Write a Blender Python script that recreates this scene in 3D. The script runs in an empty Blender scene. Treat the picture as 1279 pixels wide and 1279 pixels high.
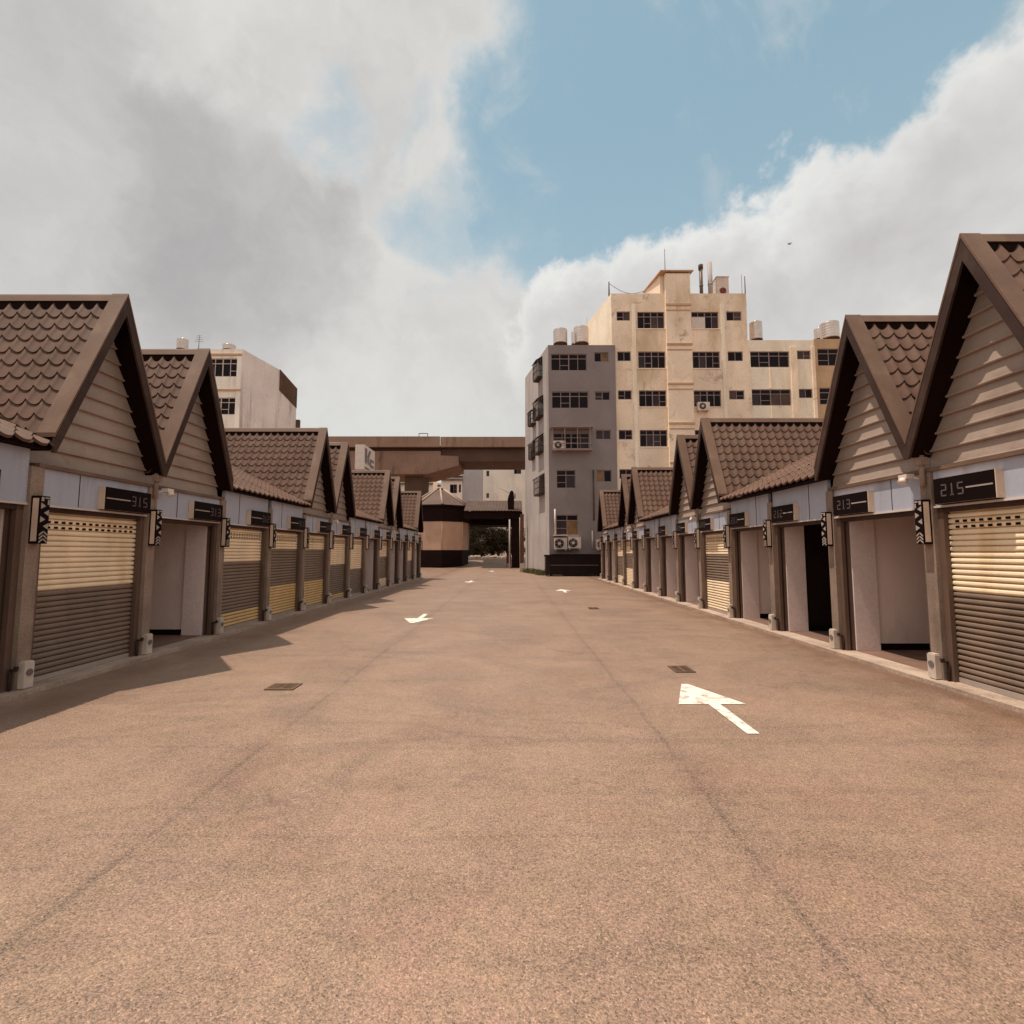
import bpy, math, random
from mathutils import Vector, noise as mnoise
R = math.radians
scene = bpy.context.scene
C = scene.collection
random.seed(7)

# ------------------------------------------------------------------ camera
F, CX = 615.0, 639.5
TH = math.atan(50 / F)
H = 1.66
cam_d = bpy.data.cameras.new('camera')
cam = bpy.data.objects.new('camera', cam_d)
C.objects.link(cam)
cam.location = (0, 0, H)
cam.rotation_euler = (R(90) + TH, 0, 0)
cam_d.sensor_width = 36
cam_d.lens = F / 1279 * 36
cam_d.clip_start = 0.05
cam_d.clip_end = 5000
scene.camera = cam


def ray(u, v):
    up = CX - v
    return Vector((u - CX, F * math.cos(TH) - up * math.sin(TH), F * math.sin(TH) + up * math.cos(TH)))


def at(u, v, Y):
    r = ray(u, v)
    k = Y / r.y
    return Vector((r.x * k, Y, H + r.z * k))


def wx(u, Y, v=500):
    return at(u, v, Y).x


def wz(v, Y):
    return at(CX, v, Y).z


# ------------------------------------------------------------------ materials
def srgb(r, g, b):
    f = lambda c: (c / 255 / 12.92) if c <= 10 else ((c / 255 + .055) / 1.055) ** 2.4
    return (f(r), f(g), f(b))


class NT:
    def __init__(s, m):
        s.t = m.node_tree
        s.n = s.t.nodes
        s.l = s.t.links

    def add(s, ty, **kw):
        n = s.n.new(ty)
        for k, v in kw.items():
            setattr(n, k, v)
        return n

    def link(s, a, b):
        s.l.new(a, b)

    def math(s, op, a, b=None, c=None, clamp=False):
        n = s.add('ShaderNodeMath', operation=op, use_clamp=clamp)
        for i, x in enumerate((a, b, c)):
            if x is None:
                continue
            if isinstance(x, (int, float)):
                n.inputs[i].default_value = x
            else:
                s.link(x, n.inputs[i])
        return n.outputs[0]

    def vmath(s, op, a, b=None):
        n = s.add('ShaderNodeVectorMath', operation=op)
        for i, x in enumerate((a, b)):
            if x is None:
                continue
            if isinstance(x, (tuple, list, Vector)):
                n.inputs[i].default_value = tuple(x)
            else:
                s.link(x, n.inputs[i])
        return n

    def noise(s, vec, scale, detail=4, rough=.55, dist=0.0):
        n = s.add('ShaderNodeTexNoise')
        n.inputs['Scale'].default_value = scale
        n.inputs['Detail'].default_value = detail
        n.inputs['Roughness'].default_value = rough
        n.inputs['Distortion'].default_value = dist
        s.link(vec, n.inputs['Vector'])
        return n

    def rng(s, val, a, b, c=0.0, d=1.0, smooth=True):
        n = s.add('ShaderNodeMapRange')
        n.interpolation_type = 'SMOOTHSTEP' if smooth else 'LINEAR'
        s.link(val, n.inputs[0])
        for i, x in enumerate((a, b, c, d)):
            n.inputs[i + 1].default_value = x
        return n.outputs[0]

    def mix(s, fac, a, b, mode='MIX'):
        n = s.add('ShaderNodeMix', data_type='RGBA', blend_type=mode)
        for sock, x in ((n.inputs[0], fac), (n.inputs[6], a), (n.inputs[7], b)):
            if isinstance(x, (int, float)):
                sock.default_value = x
            elif isinstance(x, (tuple, list)):
                sock.default_value = (x[0], x[1], x[2], 1)
            else:
                s.link(x, sock)
        return n.outputs[2]


MATS = {}
WARM = (1.06, .965, .91)


def mat(name, col, rough=.7, var=.18, scale=2.5, stain=None, stain_amt=0.0, stain_scale=(1.5, 1.5, .35), fine=.08,
        metal=0.0, bump=0.0, bump_scale=60, spec=.35, spots=0.0, spot_col=(.12, .08, .06), spot_scale=1.6):
    """painted / weathered surface: base colour, slow mottling, fine grain, optional run-down stains"""
    if name in MATS:
        return MATS[name]
    m = bpy.data.materials.new(name)
    m.use_nodes = True
    t = NT(m)
    b = t.n['Principled BSDF']
    geo = t.add('ShaderNodeNewGeometry')
    pos = geo.outputs['Position']
    n1 = t.noise(pos, scale, 5, .6)
    n2 = t.noise(pos, scale * 22, 3, .6)
    v = t.math('ADD', t.math('MULTIPLY', t.rng(n1.outputs[0], .25, .75, -1, 1), var),
               t.math('MULTIPLY', t.rng(n2.outputs[0], .25, .75, -1, 1), fine))
    oi = t.add('ShaderNodeObjectInfo')
    v = t.math('ADD', v, t.math('MULTIPLY', t.math('SUBTRACT', oi.outputs['Random'], .5), var * .9))
    v = t.math('ADD', v, 1.0)
    cc = t.add('ShaderNodeCombineColor')
    for i in range(3):
        t.link(t.math('MULTIPLY', v, min(.9, float(col[i]) * WARM[i])), cc.inputs[i])
    out = cc.outputs[0]
    if stain is not None:
        sv = t.vmath('MULTIPLY', pos, stain_scale)
        n3 = t.noise(sv.outputs[0], 1.0, 6, .65, .3)
        out = t.mix(t.math('MULTIPLY', t.rng(n3.outputs[0], .48, .72), stain_amt), out, stain)
    if spots:
        n5 = t.noise(pos, spot_scale, 8, .72, .6)
        n6 = t.noise(pos, .22, 2, .5)
        k = t.math('MULTIPLY', t.rng(n5.outputs[0], .56, .68), t.rng(n6.outputs[0], .35, .62, .25, 1))
        out = t.mix(t.math('MULTIPLY', k, spots), out, spot_col)
    t.link(out, b.inputs['Base Color'])
    b.inputs['Roughness'].default_value = rough
    b.inputs['Metallic'].default_value = metal
    b.inputs['Specular IOR Level'].default_value = spec
    if bump:
        n4 = t.noise(pos, bump_scale, 4, .6)
        bn = t.add('ShaderNodeBump')
        bn.inputs['Strength'].default_value = bump
        bn.inputs['Distance'].default_value = .01
        t.link(n4.outputs[0], bn.inputs['Height'])
        t.link(bn.outputs[0], b.inputs['Normal'])
    MATS[name] = m
    return m


M = {}
M['tile'] = mat('roof_tile_metal', (.118, .069, .050), .7, .16, 1.2, (.19, .125, .085), .4, (2, 2, 2), .10, spec=.18)
M['trim'] = mat('brown_flashing', (.150, .092, .065), .6, .12, 1.6, (.24, .16, .11), .5, (1.6, 1.6, 1.6), .06, spec=.25, spots=.35, spot_col=(.10, .06, .04), spot_scale=4)
M['barge'] = mat('dark_barge_board', (.045, .025, .019), .6, .15, 2, (.10, .065, .05), .5, (2, 2, 2), .06, spec=.2)
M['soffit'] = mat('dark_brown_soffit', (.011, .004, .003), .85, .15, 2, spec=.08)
M['siding'] = mat('beige_lap_siding', (.335, .272, .232), .5, .08, 1.2, (.22, .15, .115), .5, (.8, .8, 2.0), .05, spots=.3, spot_col=(.16, .11, .085), spot_scale=5)
M['fascia'] = mat('pale_fascia_panel', (.385, .425, .525), .4, .07, 1.2, (.26, .235, .225), .5, (5, 5, .5), .03)
M['lip'] = mat('aluminium_lip', (.58, .52, .48), .4, .1, 2)
M['frame'] = mat('dark_brown_frame', (.045, .026, .020), .6, .2, 3, spec=.2)
M['post'] = mat('grey_concrete_post', (.26, .20, .16), .85, .18, 2.2, (.12, .08, .06), .6, (4, 4, 1.0), .16, bump=.25, spots=.4, spot_scale=6)
M['rail'] = mat('brown_guide_rail', (.12, .078, .058), .5, .12, 2)
M['cream'] = mat('cream_shutter_paint', (.85, .73, .53), .42, .08, 1.8, (.70, .46, .22), .6, (2.6, 2.6, .4), .04)
M['brown'] = mat('brown_grey_shutter', (.205, .152, .115), .4, .10, 1.8, (.13, .09, .065), .5, (2, 2, .5), .05)
M['silver'] = mat('silver_bottom_bar', (.36, .32, .29), .4, .1, 3)
M['yellow'] = mat('ochre_shutter_paint', (.64, .46, .22), .45, .08, 1.8, (.45, .27, .09), .5, (2.2, 2.2, .5), .04)
M['hole'] = mat('vent_slot_dark', (.012, .006, .005), .9, .1, 2, spec=.05)
M['panel'] = mat('pale_partition_panel', (.82, .72, .67), .5, .05, .9, (.38, .30, .26), .35, (1.2, 1.2, .5), .02)
M['pilaster'] = mat('white_partition_edge', (.72, .63, .61), .5, .05, 1.2)
M['darkpanel'] = mat('near_black_partition', (.018, .010, .009), .85, .2, 2, spec=.1)  # near-black colour for the far and rear panels of some open bays
M['ochre'] = mat('ochre_board', (.36, .20, .06), .6, .15, 2)
M['woodfloor'] = mat('stall_floor_tiles', (.17, .105, .08), .6, .2, 2)
M['black'] = mat('black_sign_face', (.008, .004, .004), .55, .1, 3, spec=.06)
M['beige'] = mat('beige_sign_case', (.62, .50, .40), .5, .08, 3)
M['white'] = mat('white_paint', (.66, .60, .54), .5, .08, 4)
M['paleink'] = mat('faded_white_ink', (.36, .31, .28), .6, .1, 4)
M['digit'] = mat('grey_number_digits', (.115, .095, .10), .5, .05, 4, spec=.1)
M['socket'] = mat('off_white_socket_box', (.54, .48, .42), .5, .14, 6, (.4, .32, .25), .4, (8, 8, 8))
M['emblem'] = mat('grey_socket_cover', (.16, .14, .13), .5, .1, 6)
M['kerb'] = mat('kerb_concrete', (.37, .29, .235), .9, .22, 1.7, (.15, .10, .075), .6, (2, 2, 2), .22, bump=.3, spots=.5, spot_scale=5)
M['steel'] = mat('stainless_steel', (.62, .55, .51), .3, .1, 2, metal=.85)
M['greywall'] = mat('grey_render_wall', (.232, .202, .202), .85, .10, .5, (.22, .17, .16), .5, (.9, .9, .12), .06, spots=.25, spot_scale=1.2)
M['greyside'] = mat('grey_render_side', (.39, .365, .36), .85, .12, .4, (.20, .165, .15), .75, (1.3, 1.3, .10), .06)  # same grey render, paler: sunlight on the side wall is put into the colour
M['creamwall'] = mat('cream_render_wall', (.86, .725, .58), .85, .12, .35, (.60, .41, .23), .8, (.45, .45, .16), .07, spots=.7, spot_col=(.24, .15, .085), spot_scale=1.1)
M['creamlow'] = mat('cream_render_low', (.88, .80, .67), .85, .09, .35, (.62, .46, .29), .5, (.6, .6, .16), .06, spots=.45, spot_col=(.32, .21, .13), spot_scale=1.3)
M['tanwall'] = mat('tan_render_wall', (.50, .345, .21), .85, .12, .4, (.34, .22, .13), .5, (.5, .5, .2), .06, spots=.4, spot_scale=1.4)
M['whitewall'] = mat('off_white_render', (.80, .745, .71), .85, .10, .4, (.36, .28, .23), .75, (1.4, 1.4, .12), .06, spots=.3, spot_col=(.3, .22, .18))
M['whitefront'] = mat('pale_cream_front', (.88, .83, .77), .85, .10, .4, (.52, .42, .32), .5, (1.1, 1.1, .12), .06)
M['stain'] = mat('dark_ledge', (.09, .055, .04), .9, .3, 1)
M['rust'] = mat('rust_brown_sheet', (.10, .05, .025), .8, .2, 1.5, (.16, .09, .05), .6, (2, 2, .3))
M['wframe'] = mat('grey_window_frame', (.27, .20, .195), .5, .1, 3)
M['wframel'] = mat('pale_window_frame', (.55, .49, .45), .5, .1, 3)
M['glass'] = mat('dark_window_glass', (.010, .005, .006), .25, .3, 1, spec=.12)
M['glassb'] = mat('curtained_glass', (.075, .05, .042), .35, .3, 1, spec=.15)
M['glassd'] = mat('warm_curtain_glass', (.20, .115, .06), .4, .3, 2, spec=.15)
M['glassc'] = mat('dusty_glass', (.04, .03, .034), .3, .3, 1, spec=.15)
M['ac'] = mat('air_conditioner_case', (.62, .54, .48), .5, .12, 2)
M['acdark'] = mat('air_conditioner_fan', (.04, .03, .03), .6, .2, 3)
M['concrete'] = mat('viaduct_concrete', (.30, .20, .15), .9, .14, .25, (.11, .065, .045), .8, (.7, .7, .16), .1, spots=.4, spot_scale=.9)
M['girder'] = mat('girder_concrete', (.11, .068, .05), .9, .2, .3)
M['kiosktan'] = mat('tan_boards', (.52, .36, .27), .7, .1, 1)
M['kioskdark'] = mat('dark_brown_boards', (.014, .006, .005), .75, .2, 2, spec=.1)
M['kioskroof'] = mat('kiosk_roof_tiles', (.10, .065, .052), .8, .2, 1.5)
M['ridge'] = mat('pale_ridge_tiles', (.34, .27, .22), .7, .15, 1.5)
M['binm'] = mat('black_bin_plastic', (.012, .007, .007), .5, .3, 1.5, spec=.15)
M['bluewall'] = mat('blue_grey_wall', (.42, .41, .43), .85, .08, .3)
M['farwhite'] = mat('far_white_wall', (.86, .81, .73), .85, .08, .25, (.42, .37, .32), .5, (.3, .3, .08), .03)
M['red'] = mat('red_paint', (.14, .03, .022), .6, .15, 3)
M['wood'] = mat('brown_timber_post', (.12, .06, .04), .7, .2, 2)
M['stone'] = mat('pale_stone', (.42, .36, .29), .9, .25, 3)
M['bird'] = mat('dark_feathers', (.02, .018, .018), .8, .1, 5)
M['iron'] = mat('cast_iron_grate', (.13, .08, .052), .7, .3, 8)
M['pit'] = mat('drain_pit', (.008, .005, .004), .9, .1, 3)


# road paint, worn through in places
def paint_mat():
    m = bpy.data.materials.new('worn_road_paint')
    m.use_nodes = True
    t = NT(m)
    b = t.n['Principled BSDF']
    pos = t.add('ShaderNodeNewGeometry').outputs['Position']
    n = t.noise(pos, 7, 6, .7, .4)
    n2 = t.noise(pos, 90, 3, .6)
    w = t.rng(t.math('ADD', n.outputs[0], t.math('MULTIPLY', n2.outputs[0], .30)), .64, .80)
    c = t.mix(t.math('MULTIPLY', w, .85), (.74, .68, .59), (.36, .23, .155))
    t.link(c, b.inputs['Base Color'])
    b.inputs['Roughness'].default_value = .7
    bn = t.add('ShaderNodeBump')
    bn.inputs['Strength'].default_value = .35
    bn.inputs['Distance'].default_value = .004
    t.link(n2.outputs[0], bn.inputs['Height'])
    t.link(bn.outputs[0], b.inputs['Normal'])
    return m


M['paint'] = paint_mat()


def asphalt_mat():
    m = bpy.data.materials.new('brown_asphalt')
    m.use_nodes = True
    t = NT(m)
    b = t.n['Principled BSDF']
    pos = t.add('ShaderNodeNewGeometry').outputs['Position']
    sep = t.add('ShaderNodeSeparateXYZ')
    t.link(pos, sep.inputs[0])
    x, y = sep.outputs[0], sep.outputs[1]
    base = (.268, .163, .111)
    # aggregate: pale and dark stone chips in a brown binder
    vo = t.add('ShaderNodeTexVoronoi', feature='F1')
    vo.inputs['Scale'].default_value = 150
    t.link(pos, vo.inputs['Vector'])
    sv = t.add('ShaderNodeSeparateColor')
    t.link(vo.outputs['Color'], sv.inputs[0])
    chip = t.rng(sv.outputs[0], .0, 1.0, -.36, .36, False)
    g = t.noise(pos, 60, 3, .6)
    g2 = t.noise(pos, 11, 3, .6)
    val = t.math('ADD', chip, t.rng(g.outputs[0], .3, .7, -.20, .20))
    val = t.math('ADD', val, t.rng(g2.outputs[0], .3, .7, -.08, .08))
    pale = t.rng(sv.outputs[1], .94, .96, 0, .50)
    dark = t.rng(sv.outputs[2], .94, .96, 0, -.26)
    val = t.math('ADD', val, t.math('ADD', pale, dark))
    # slow patches of wear
    big = t.noise(pos, .55, 5, .55, 1.2)
    mid = t.noise(pos, 1.9, 5, .6, .8)
    val = t.math('ADD', val, t.rng(big.outputs[0], .3, .7, -.13, .11))
    val = t.math('ADD', val, t.rng(mid.outputs[0], .3, .7, -.055, .05))
    # long curved water marks lying across the lane
    sx = t.vmath('MULTIPLY', pos, (.28, 1.15, 1))
    band = t.noise(sx.outputs[0], .7, 2, .4, 1.8)
    ring = t.math('ABSOLUTE', t.math('SUBTRACT', band.outputs[0], .5))
    val = t.math('ADD', val, t.rng(ring, 0, .06, -.10, 0))
    # paving joints along the lane, slightly wandering, with a dark halo of tracked dirt
    wob = t.math('MULTIPLY', t.math('SUBTRACT', t.noise(pos, 1.3, 3, .6).outputs[0], .5), .10)
    brk = t.rng(t.noise(pos, 2.1, 3, .6).outputs[0], .30, .55, .35, 1)
    for sx0, wid, amt, halo in ((1.335, .034, -.17, .22), (-2.13, .034, -.20, .34)):
        dx = t.math('ABSOLUTE', t.math('SUBTRACT', t.math('ADD', x, wob), sx0))
        val = t.math('ADD', val, t.math('MULTIPLY', t.rng(dx, wid * .3, wid, amt, 0), brk))
        val = t.math('ADD', val, t.math('MULTIPLY', t.rng(dx, .0, halo, -.13, 0), t.rng(mid.outputs[0], .35, .62)))
    val = t.math('ADD', val, 1.0)
    cc = t.add('ShaderNodeCombineColor')
    for i in range(3):
        t.link(t.math('MULTIPLY', val, base[i]), cc.inputs[i])
    # reddish tint patches, dirt collected along both kerbs
    red = t.noise(pos, .85, 4, .6, .6)
    col = t.mix(t.rng(red.outputs[0], .45, .72, 0, .38), cc.outputs[0], (.84, .68, .60), 'MULTIPLY')
    ax = t.math('ABSOLUTE', x)
    edge = t.math('MULTIPLY', t.rng(ax, 3.9, 5.3), t.rng(t.noise(pos, 1.1, 5, .65, .6).outputs[0], .3, .62))
    col = t.mix(t.math('MULTIPLY', edge, .8), col, (.58, .43, .35), 'MULTIPLY')
    col = t.mix(t.math('MULTIPLY', t.rng(t.math('ABSOLUTE', t.math('SUBTRACT', ax, 5.15)), .05, .32, .5, 0), brk), col, (.6, .42, .3), 'MULTIPLY')
    # a few hairline cracks and old oil drips
    cw_ = t.noise(pos, 1.7, 4, .6)
    cv = t.vmath('ADD', pos, t.vmath('MULTIPLY', cw_.outputs['Color'], (.9, .9, 0)).outputs[0])
    vc = t.add('ShaderNodeTexVoronoi', feature='DISTANCE_TO_EDGE')
    vc.inputs['Scale'].default_value = .42
    t.link(cv.outputs[0], vc.inputs['Vector'])
    crk = t.math('MULTIPLY', t.rng(vc.outputs['Distance'], .0015, .006, 1, 0), t.rng(t.noise(pos, .35, 2, .5).outputs[0], .50, .60))
    col = t.mix(t.math('MULTIPLY', crk, .55), col, (.55, .42, .36), 'MULTIPLY')
    vd = t.add('ShaderNodeTexVoronoi', feature='F1')
    vd.inputs['Scale'].default_value = .9
    t.link(cv.outputs[0], vd.inputs['Vector'])
    vds = t.add('ShaderNodeSeparateColor')
    t.link(vd.outputs['Color'], vds.inputs[0])
    oil = t.math('MULTIPLY', t.rng(vd.outputs['Distance'], .03, .11, 1, 0), t.rng(vds.outputs[0], .78, .84))
    col = t.mix(t.math('MULTIPLY', oil, .5), col, (.52, .44, .40), 'MULTIPLY')
    # warm and cool drift between neighbouring patches of binder
    hue = t.noise(pos, 3.1, 4, .6)
    col = t.mix(.8, col, t.mix(t.rng(hue.outputs[0], .38, .62), (1.015, .99, 1.02), (.99, 1.005, .955)), 'MULTIPLY')
    t.link(col, b.inputs['Base Color'])
    b.inputs['Roughness'].default_value = .5
    b.inputs['Specular IOR Level'].default_value = .6
    b.inputs['Sheen Weight'].default_value = .30
    b.inputs['Sheen Roughness'].default_value = .45
    b.inputs['Sheen Tint'].default_value = (.9, .72, .58, 1)
    bn = t.add('ShaderNodeBump')
    bn.inputs['Strength'].default_value = .45
    bn.inputs['Distance'].default_value = .005
    hh = t.math('ADD', t.math('MULTIPLY', vo.outputs['Distance'], -1.0), g.outputs[0])
    t.link(hh, bn.inputs['Height'])
    t.link(bn.outputs[0], b.inputs['Normal'])
    return m


M['asphalt'] = asphalt_mat()


def leaf_mat(name, c1, c2):
    m = bpy.data.materials.new(name)
    m.use_nodes = True
    t = NT(m)
    b = t.n['Principled BSDF']
    pos = t.add('ShaderNodeNewGeometry').outputs['Position']
    n = t.noise(pos, 6, 4, .7)
    t.link(t.mix(t.rng(n.outputs[0], .35, .65), c1, c2), b.inputs['Base Color'])
    b.inputs['Roughness'].default_value = .6
    return m


M['leaf'] = leaf_mat('olive_leaves', (.022, .017, .006), (.075, .05, .014))
M['grass'] = leaf_mat('dry_grass', (.05, .05, .012), (.16, .13, .035))


# ------------------------------------------------------------------ mesh helpers
class MB:
    def __init__(s):
        s.v, s.f, s.m, s.sm = [], [], [], []

    def face(s, pts, mi=0, smooth=False):
        i = len(s.v)
        s.v += [tuple(p) for p in pts]
        s.f.append(tuple(range(i, i + len(pts))))
        s.m.append(mi)
        s.sm.append(smooth)

    def box(s, x0, x1, y0, y1, z0, z1, mi=0):
        x0, x1 = sorted((x0, x1))
        y0, y1 = sorted((y0, y1))
        z0, z1 = sorted((z0, z1))
        i = len(s.v)
        s.v += [(x0, y0, z0), (x1, y0, z0), (x1, y1, z0), (x0, y1, z0), (x0, y0, z1), (x1, y0, z1), (x1, y1, z1), (x0, y1, z1)]
        for q in ((0, 3, 2, 1), (4, 5, 6, 7), (0, 1, 5, 4), (1, 2, 6, 5), (2, 3, 7, 6), (3, 0, 4, 7)):
            s.f.append(tuple(i + k for k in q))
            s.m.append(mi)
            s.sm.append(False)

    def prism(s, poly, axis, a, b, mi=0):
        """polygon in the two remaining axes, extruded along axis from a to b"""
        def P(p, t):
            return {'x': (t, p[0], p[1]), 'y': (p[0], t, p[1]), 'z': (p[0], p[1], t)}[axis]
        i = len(s.v)
        n = len(poly)
        s.v += [P(p, a) for p in poly] + [P(p, b) for p in poly]
        s.f.append(tuple(i + k for k in range(n)))
        s.f.append(tuple(i + n + k for k in reversed(range(n))))
        s.m += [mi, mi]
        s.sm += [False, False]
        for k in range(n):
            q = (k + 1) % n
            s.f.append((i + k, i + n + k, i + n + q, i + q))
            s.m.append(mi)
            s.sm.append(False)

    def tube(s, p0, p1, r0, r1=None, n=10, mi=0, caps=True):
        r1 = r0 if r1 is None else r1
        p0, p1 = Vector(p0), Vector(p1)
        d = (p1 - p0).normalized()
        a = d.orthogonal().normalized()
        b = d.cross(a)
        i = len(s.v)
        for p, r in ((p0, r0), (p1, r1)):
            for k in range(n):
                t = 2 * math.pi * k / n
                s.v.append(tuple(p + (a * math.cos(t) + b * math.sin(t)) * r))
        for k in range(n):
            q = (k + 1) % n
            s.f.append((i + k, i + q, i + n + q, i + n + k))
            s.m.append(mi)
            s.sm.append(True)
        if caps:
            s.f.append(tuple(i + k for k in reversed(range(n))))
            s.f.append(tuple(i + n + k for k in range(n)))
            s.m += [mi, mi]
            s.sm += [False, False]

    def mesh(s, name, mats, mirror=False, fix=False):
        me = bpy.data.meshes.new(name)
        vs = [(-x, y, z) for x, y, z in s.v] if mirror else s.v
        fs = [tuple(reversed(f)) for f in s.f] if mirror else s.f
        me.from_pydata(vs, [], fs)
        for m in (mats if isinstance(mats, (list, tuple)) else [mats]):
            me.materials.append(m)
        me.polygons.foreach_set('material_index', s.m)
        me.polygons.foreach_set('use_smooth', s.sm)
        me.update()
        if fix:
            import bmesh
            bm = bmesh.new()
            bm.from_mesh(me)
            bmesh.ops.recalc_face_normals(bm, faces=bm.faces)
            bm.to_mesh(me)
            bm.free()
        return me

    def build(s, name, mats, parent=None, fix=True):
        return link(name, s.mesh(name, mats, False, fix), parent)


def link(name, me, parent=None, loc=None):
    o = bpy.data.objects.new(name, me)
    C.objects.link(o)
    if parent is not None:
        o.parent = parent
    if loc:
        o.location = loc
    return o


def tag(o, label=None, cat=None, group=None, kind=None):
    if label:
        o['label'] = label
    if cat:
        o['category'] = cat
    if group:
        o['group'] = group
    if kind:
        o['kind'] = kind
    return o


def thing(name, label, cat, loc=(0, 0, 0), group=None):
    o = bpy.data.objects.new(name, None)
    C.objects.link(o)
    o.location = loc
    o.empty_display_size = .3
    return tag(o, label, cat, group)


# ------------------------------------------------------------------ ground
def gz(x, y):
    t = max(0.0, min(1.0, (y - 44) / 14))
    return .9 * t * t * (3 - 2 * t)


def ground():
    xs = [-1500, -400, -120, -40, -20, -10, -5, 0, 5, 10, 20, 40, 120, 400, 1500]
    ys = [-200, -60, -20, -5, 5, 15, 25, 35, 44] + [44 + 14 * i / 14 for i in range(1, 15)] + [65, 80, 120, 250, 600, 2500]
    vs = [(x, y, gz(x, y)) for y in ys for x in xs]
    n = len(xs)
    fs = [(j * n + i, j * n + i + 1, (j + 1) * n + i + 1, (j + 1) * n + i) for j in range(len(ys) - 1) for i in range(n - 1)]
    me = bpy.data.meshes.new('street')
    me.from_pydata(vs, [], fs)
    me.materials.append(M['asphalt'])
    tag(link('street', me), kind='structure')


ground()

# ------------------------------------------------------------------ market stalls
ZE, ZA = 2.95, 5.24        # eave, ridge
MR = .46                    # pitch of the long roof
DRIDGE = 4.55               # depth of the long ridge behind the posts
KERB_Z = .05


def tile_sheet(mb, origin, ua, va, na, lu, lv, du=.212, dv=.235, mi=0, skip_u=0.0):
    """pressed metal tiles: rolls along u, scalloped overlapping courses down v"""
    origin, ua, va, na = Vector(origin), Vector(ua), Vector(va), Vector(na)
    SEG = 8
    nu = int(math.ceil(lu / du * SEG))
    rows = max(1, int(round(lv / dv)))
    dvv = lv / rows
    us = [min(lu, i * du / SEG) for i in range(nu + 1)]

    def col(u):
        t = (u / du) % 1.0
        return (1 - math.sin(math.pi * t) ** .75) * .042, (1 - (2 * t - 1) ** 2) * .065

    def line(v, n, last=False):
        i0 = len(mb.v)
        for u in us:
            r, sc = col(u)
            vv = min(max(v + sc - .03, 0), lv + (.02 if last else 0))
            mb.v.append(tuple(origin + ua * u + va * vv + na * (r + n)))
        return i0
    for j in range(rows):
        a = line(j * dvv, .004)
        b = line((j + 1) * dvv, .024, j == rows - 1)
        c = line((j + 1) * dvv, -.004 if j < rows - 1 else -.01, j == rows - 1)
        b2 = line((j + 1) * dvv, .024, j == rows - 1)
        for k in range(len(us) - 1):
            mb.f.append((a + k, a + k + 1, b + k + 1, b + k))
            mb.m.append(mi)
            mb.sm.append(True)
            mb.f.append((b2 + k, b2 + k + 1, c + k + 1, c + k))
            mb.m.append(mi)
            mb.sm.append(False)


SEGS = {'0': 'abcdef', '1': 'bc', '2': 'abged', '3': 'abgcd', '5': 'afgcd', '6': 'afgedc', '7': 'abc', '8': 'abcdefg', '9': 'abcdfg', '4': 'fgbc'}


def digits_mb(text, x0, z0, w, h, st, gap):
    """segment digits in the (x,z) plane; returns rectangles"""
    out = []
    for ch in text:
        sg = SEGS[ch]
        hz = h / 2
        e = st * .35
        rect = {'a': (e, w - e, h - st, h), 'd': (e, w - e, 0, st), 'g': (e, w - e, hz - st / 2, hz + st / 2),
                'f': (0, st, hz + e, h - e), 'b': (w - st, w, hz + e, h - e),
                'e': (0, st, e, hz - e), 'c': (w - st, w, e, hz - e)}
        if ch == '1':
            rect = {'b': (w / 2 - st / 2, w / 2 + st / 2, 0, h), 'c': (w / 2 - w * .3, w / 2 + w * .3, 0, st)}
        for s_ in sg:
            a = rect[s_]
            out.append((x0 + a[0], x0 + a[1], z0 + a[2], z0 + a[3]))
        x0 += w + gap
    return out


CACHE = {}


def cached(key, fn):
    if key not in CACHE:
        CACHE[key] = fn()
    return CACHE[key]


# shutter schemes: list of (fraction from top, colour index 0 cream 1 brown 2 ochre)
SCHEME = {
    'A': [(.50, 0), (1.0, 1)],
    'B': [(.38, 0), (.86, 1), (1.0, 2)],
    'C': [(.24, 0), (.67, 1), (1.0, 2)],
    'D': [(.46, 0), (.92, 1), (1.0, 2)],
    'E': [(.55, 0), (1.0, 1)],
    'F': [(.30, 0), (.62, 1), (1.0, 0)],
    'G': [(.38, 0), (.84, 1), (1.0, 0)],
}


def shutter_mesh(side, W, scheme, mirror):
    mb = MB()
    y0, y1 = .165, W - .165
    z0, z1 = KERB_Z + .06, 2.22
    n = 30
    hgt = (z1 - z0) / n
    prof = [(0, .012), (.05, -.016), (.25, -.027), (.55, -.030), (.78, -.024), (.84, -.004), (.88, .012), (1, .012)]
    for i in range(n):
        zt = z1 - i * hgt
        fr = (i + .5) / n
        ci = next(c for f_, c in SCHEME[scheme] if fr <= f_)
        for k in range(len(prof) - 1):
            a, b = prof[k], prof[k + 1]
            mb.face([(.15 + a[1], y0, zt - a[0] * hgt), (.15 + b[1], y0, zt - b[0] * hgt),
                     (.15 + b[1], y1, zt - b[0] * hgt), (.15 + a[1], y1, zt - a[0] * hgt)], ci)
        if i in (2, 3):
            yy = y0 + .12
            while yy < y1 - .1:
                mb.box(.1165, .14, yy, yy + .052, zt - hgt * .72, zt - hgt * .30, 4)
                yy += .105
    mb.box(.115, .165, y0, y1, KERB_Z + .003, z0 + .002, 3)
    return mb.mesh('shutter', [M['cream'], M['brown'], M['yellow'], M['silver'], M['hole']], mirror)


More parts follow.
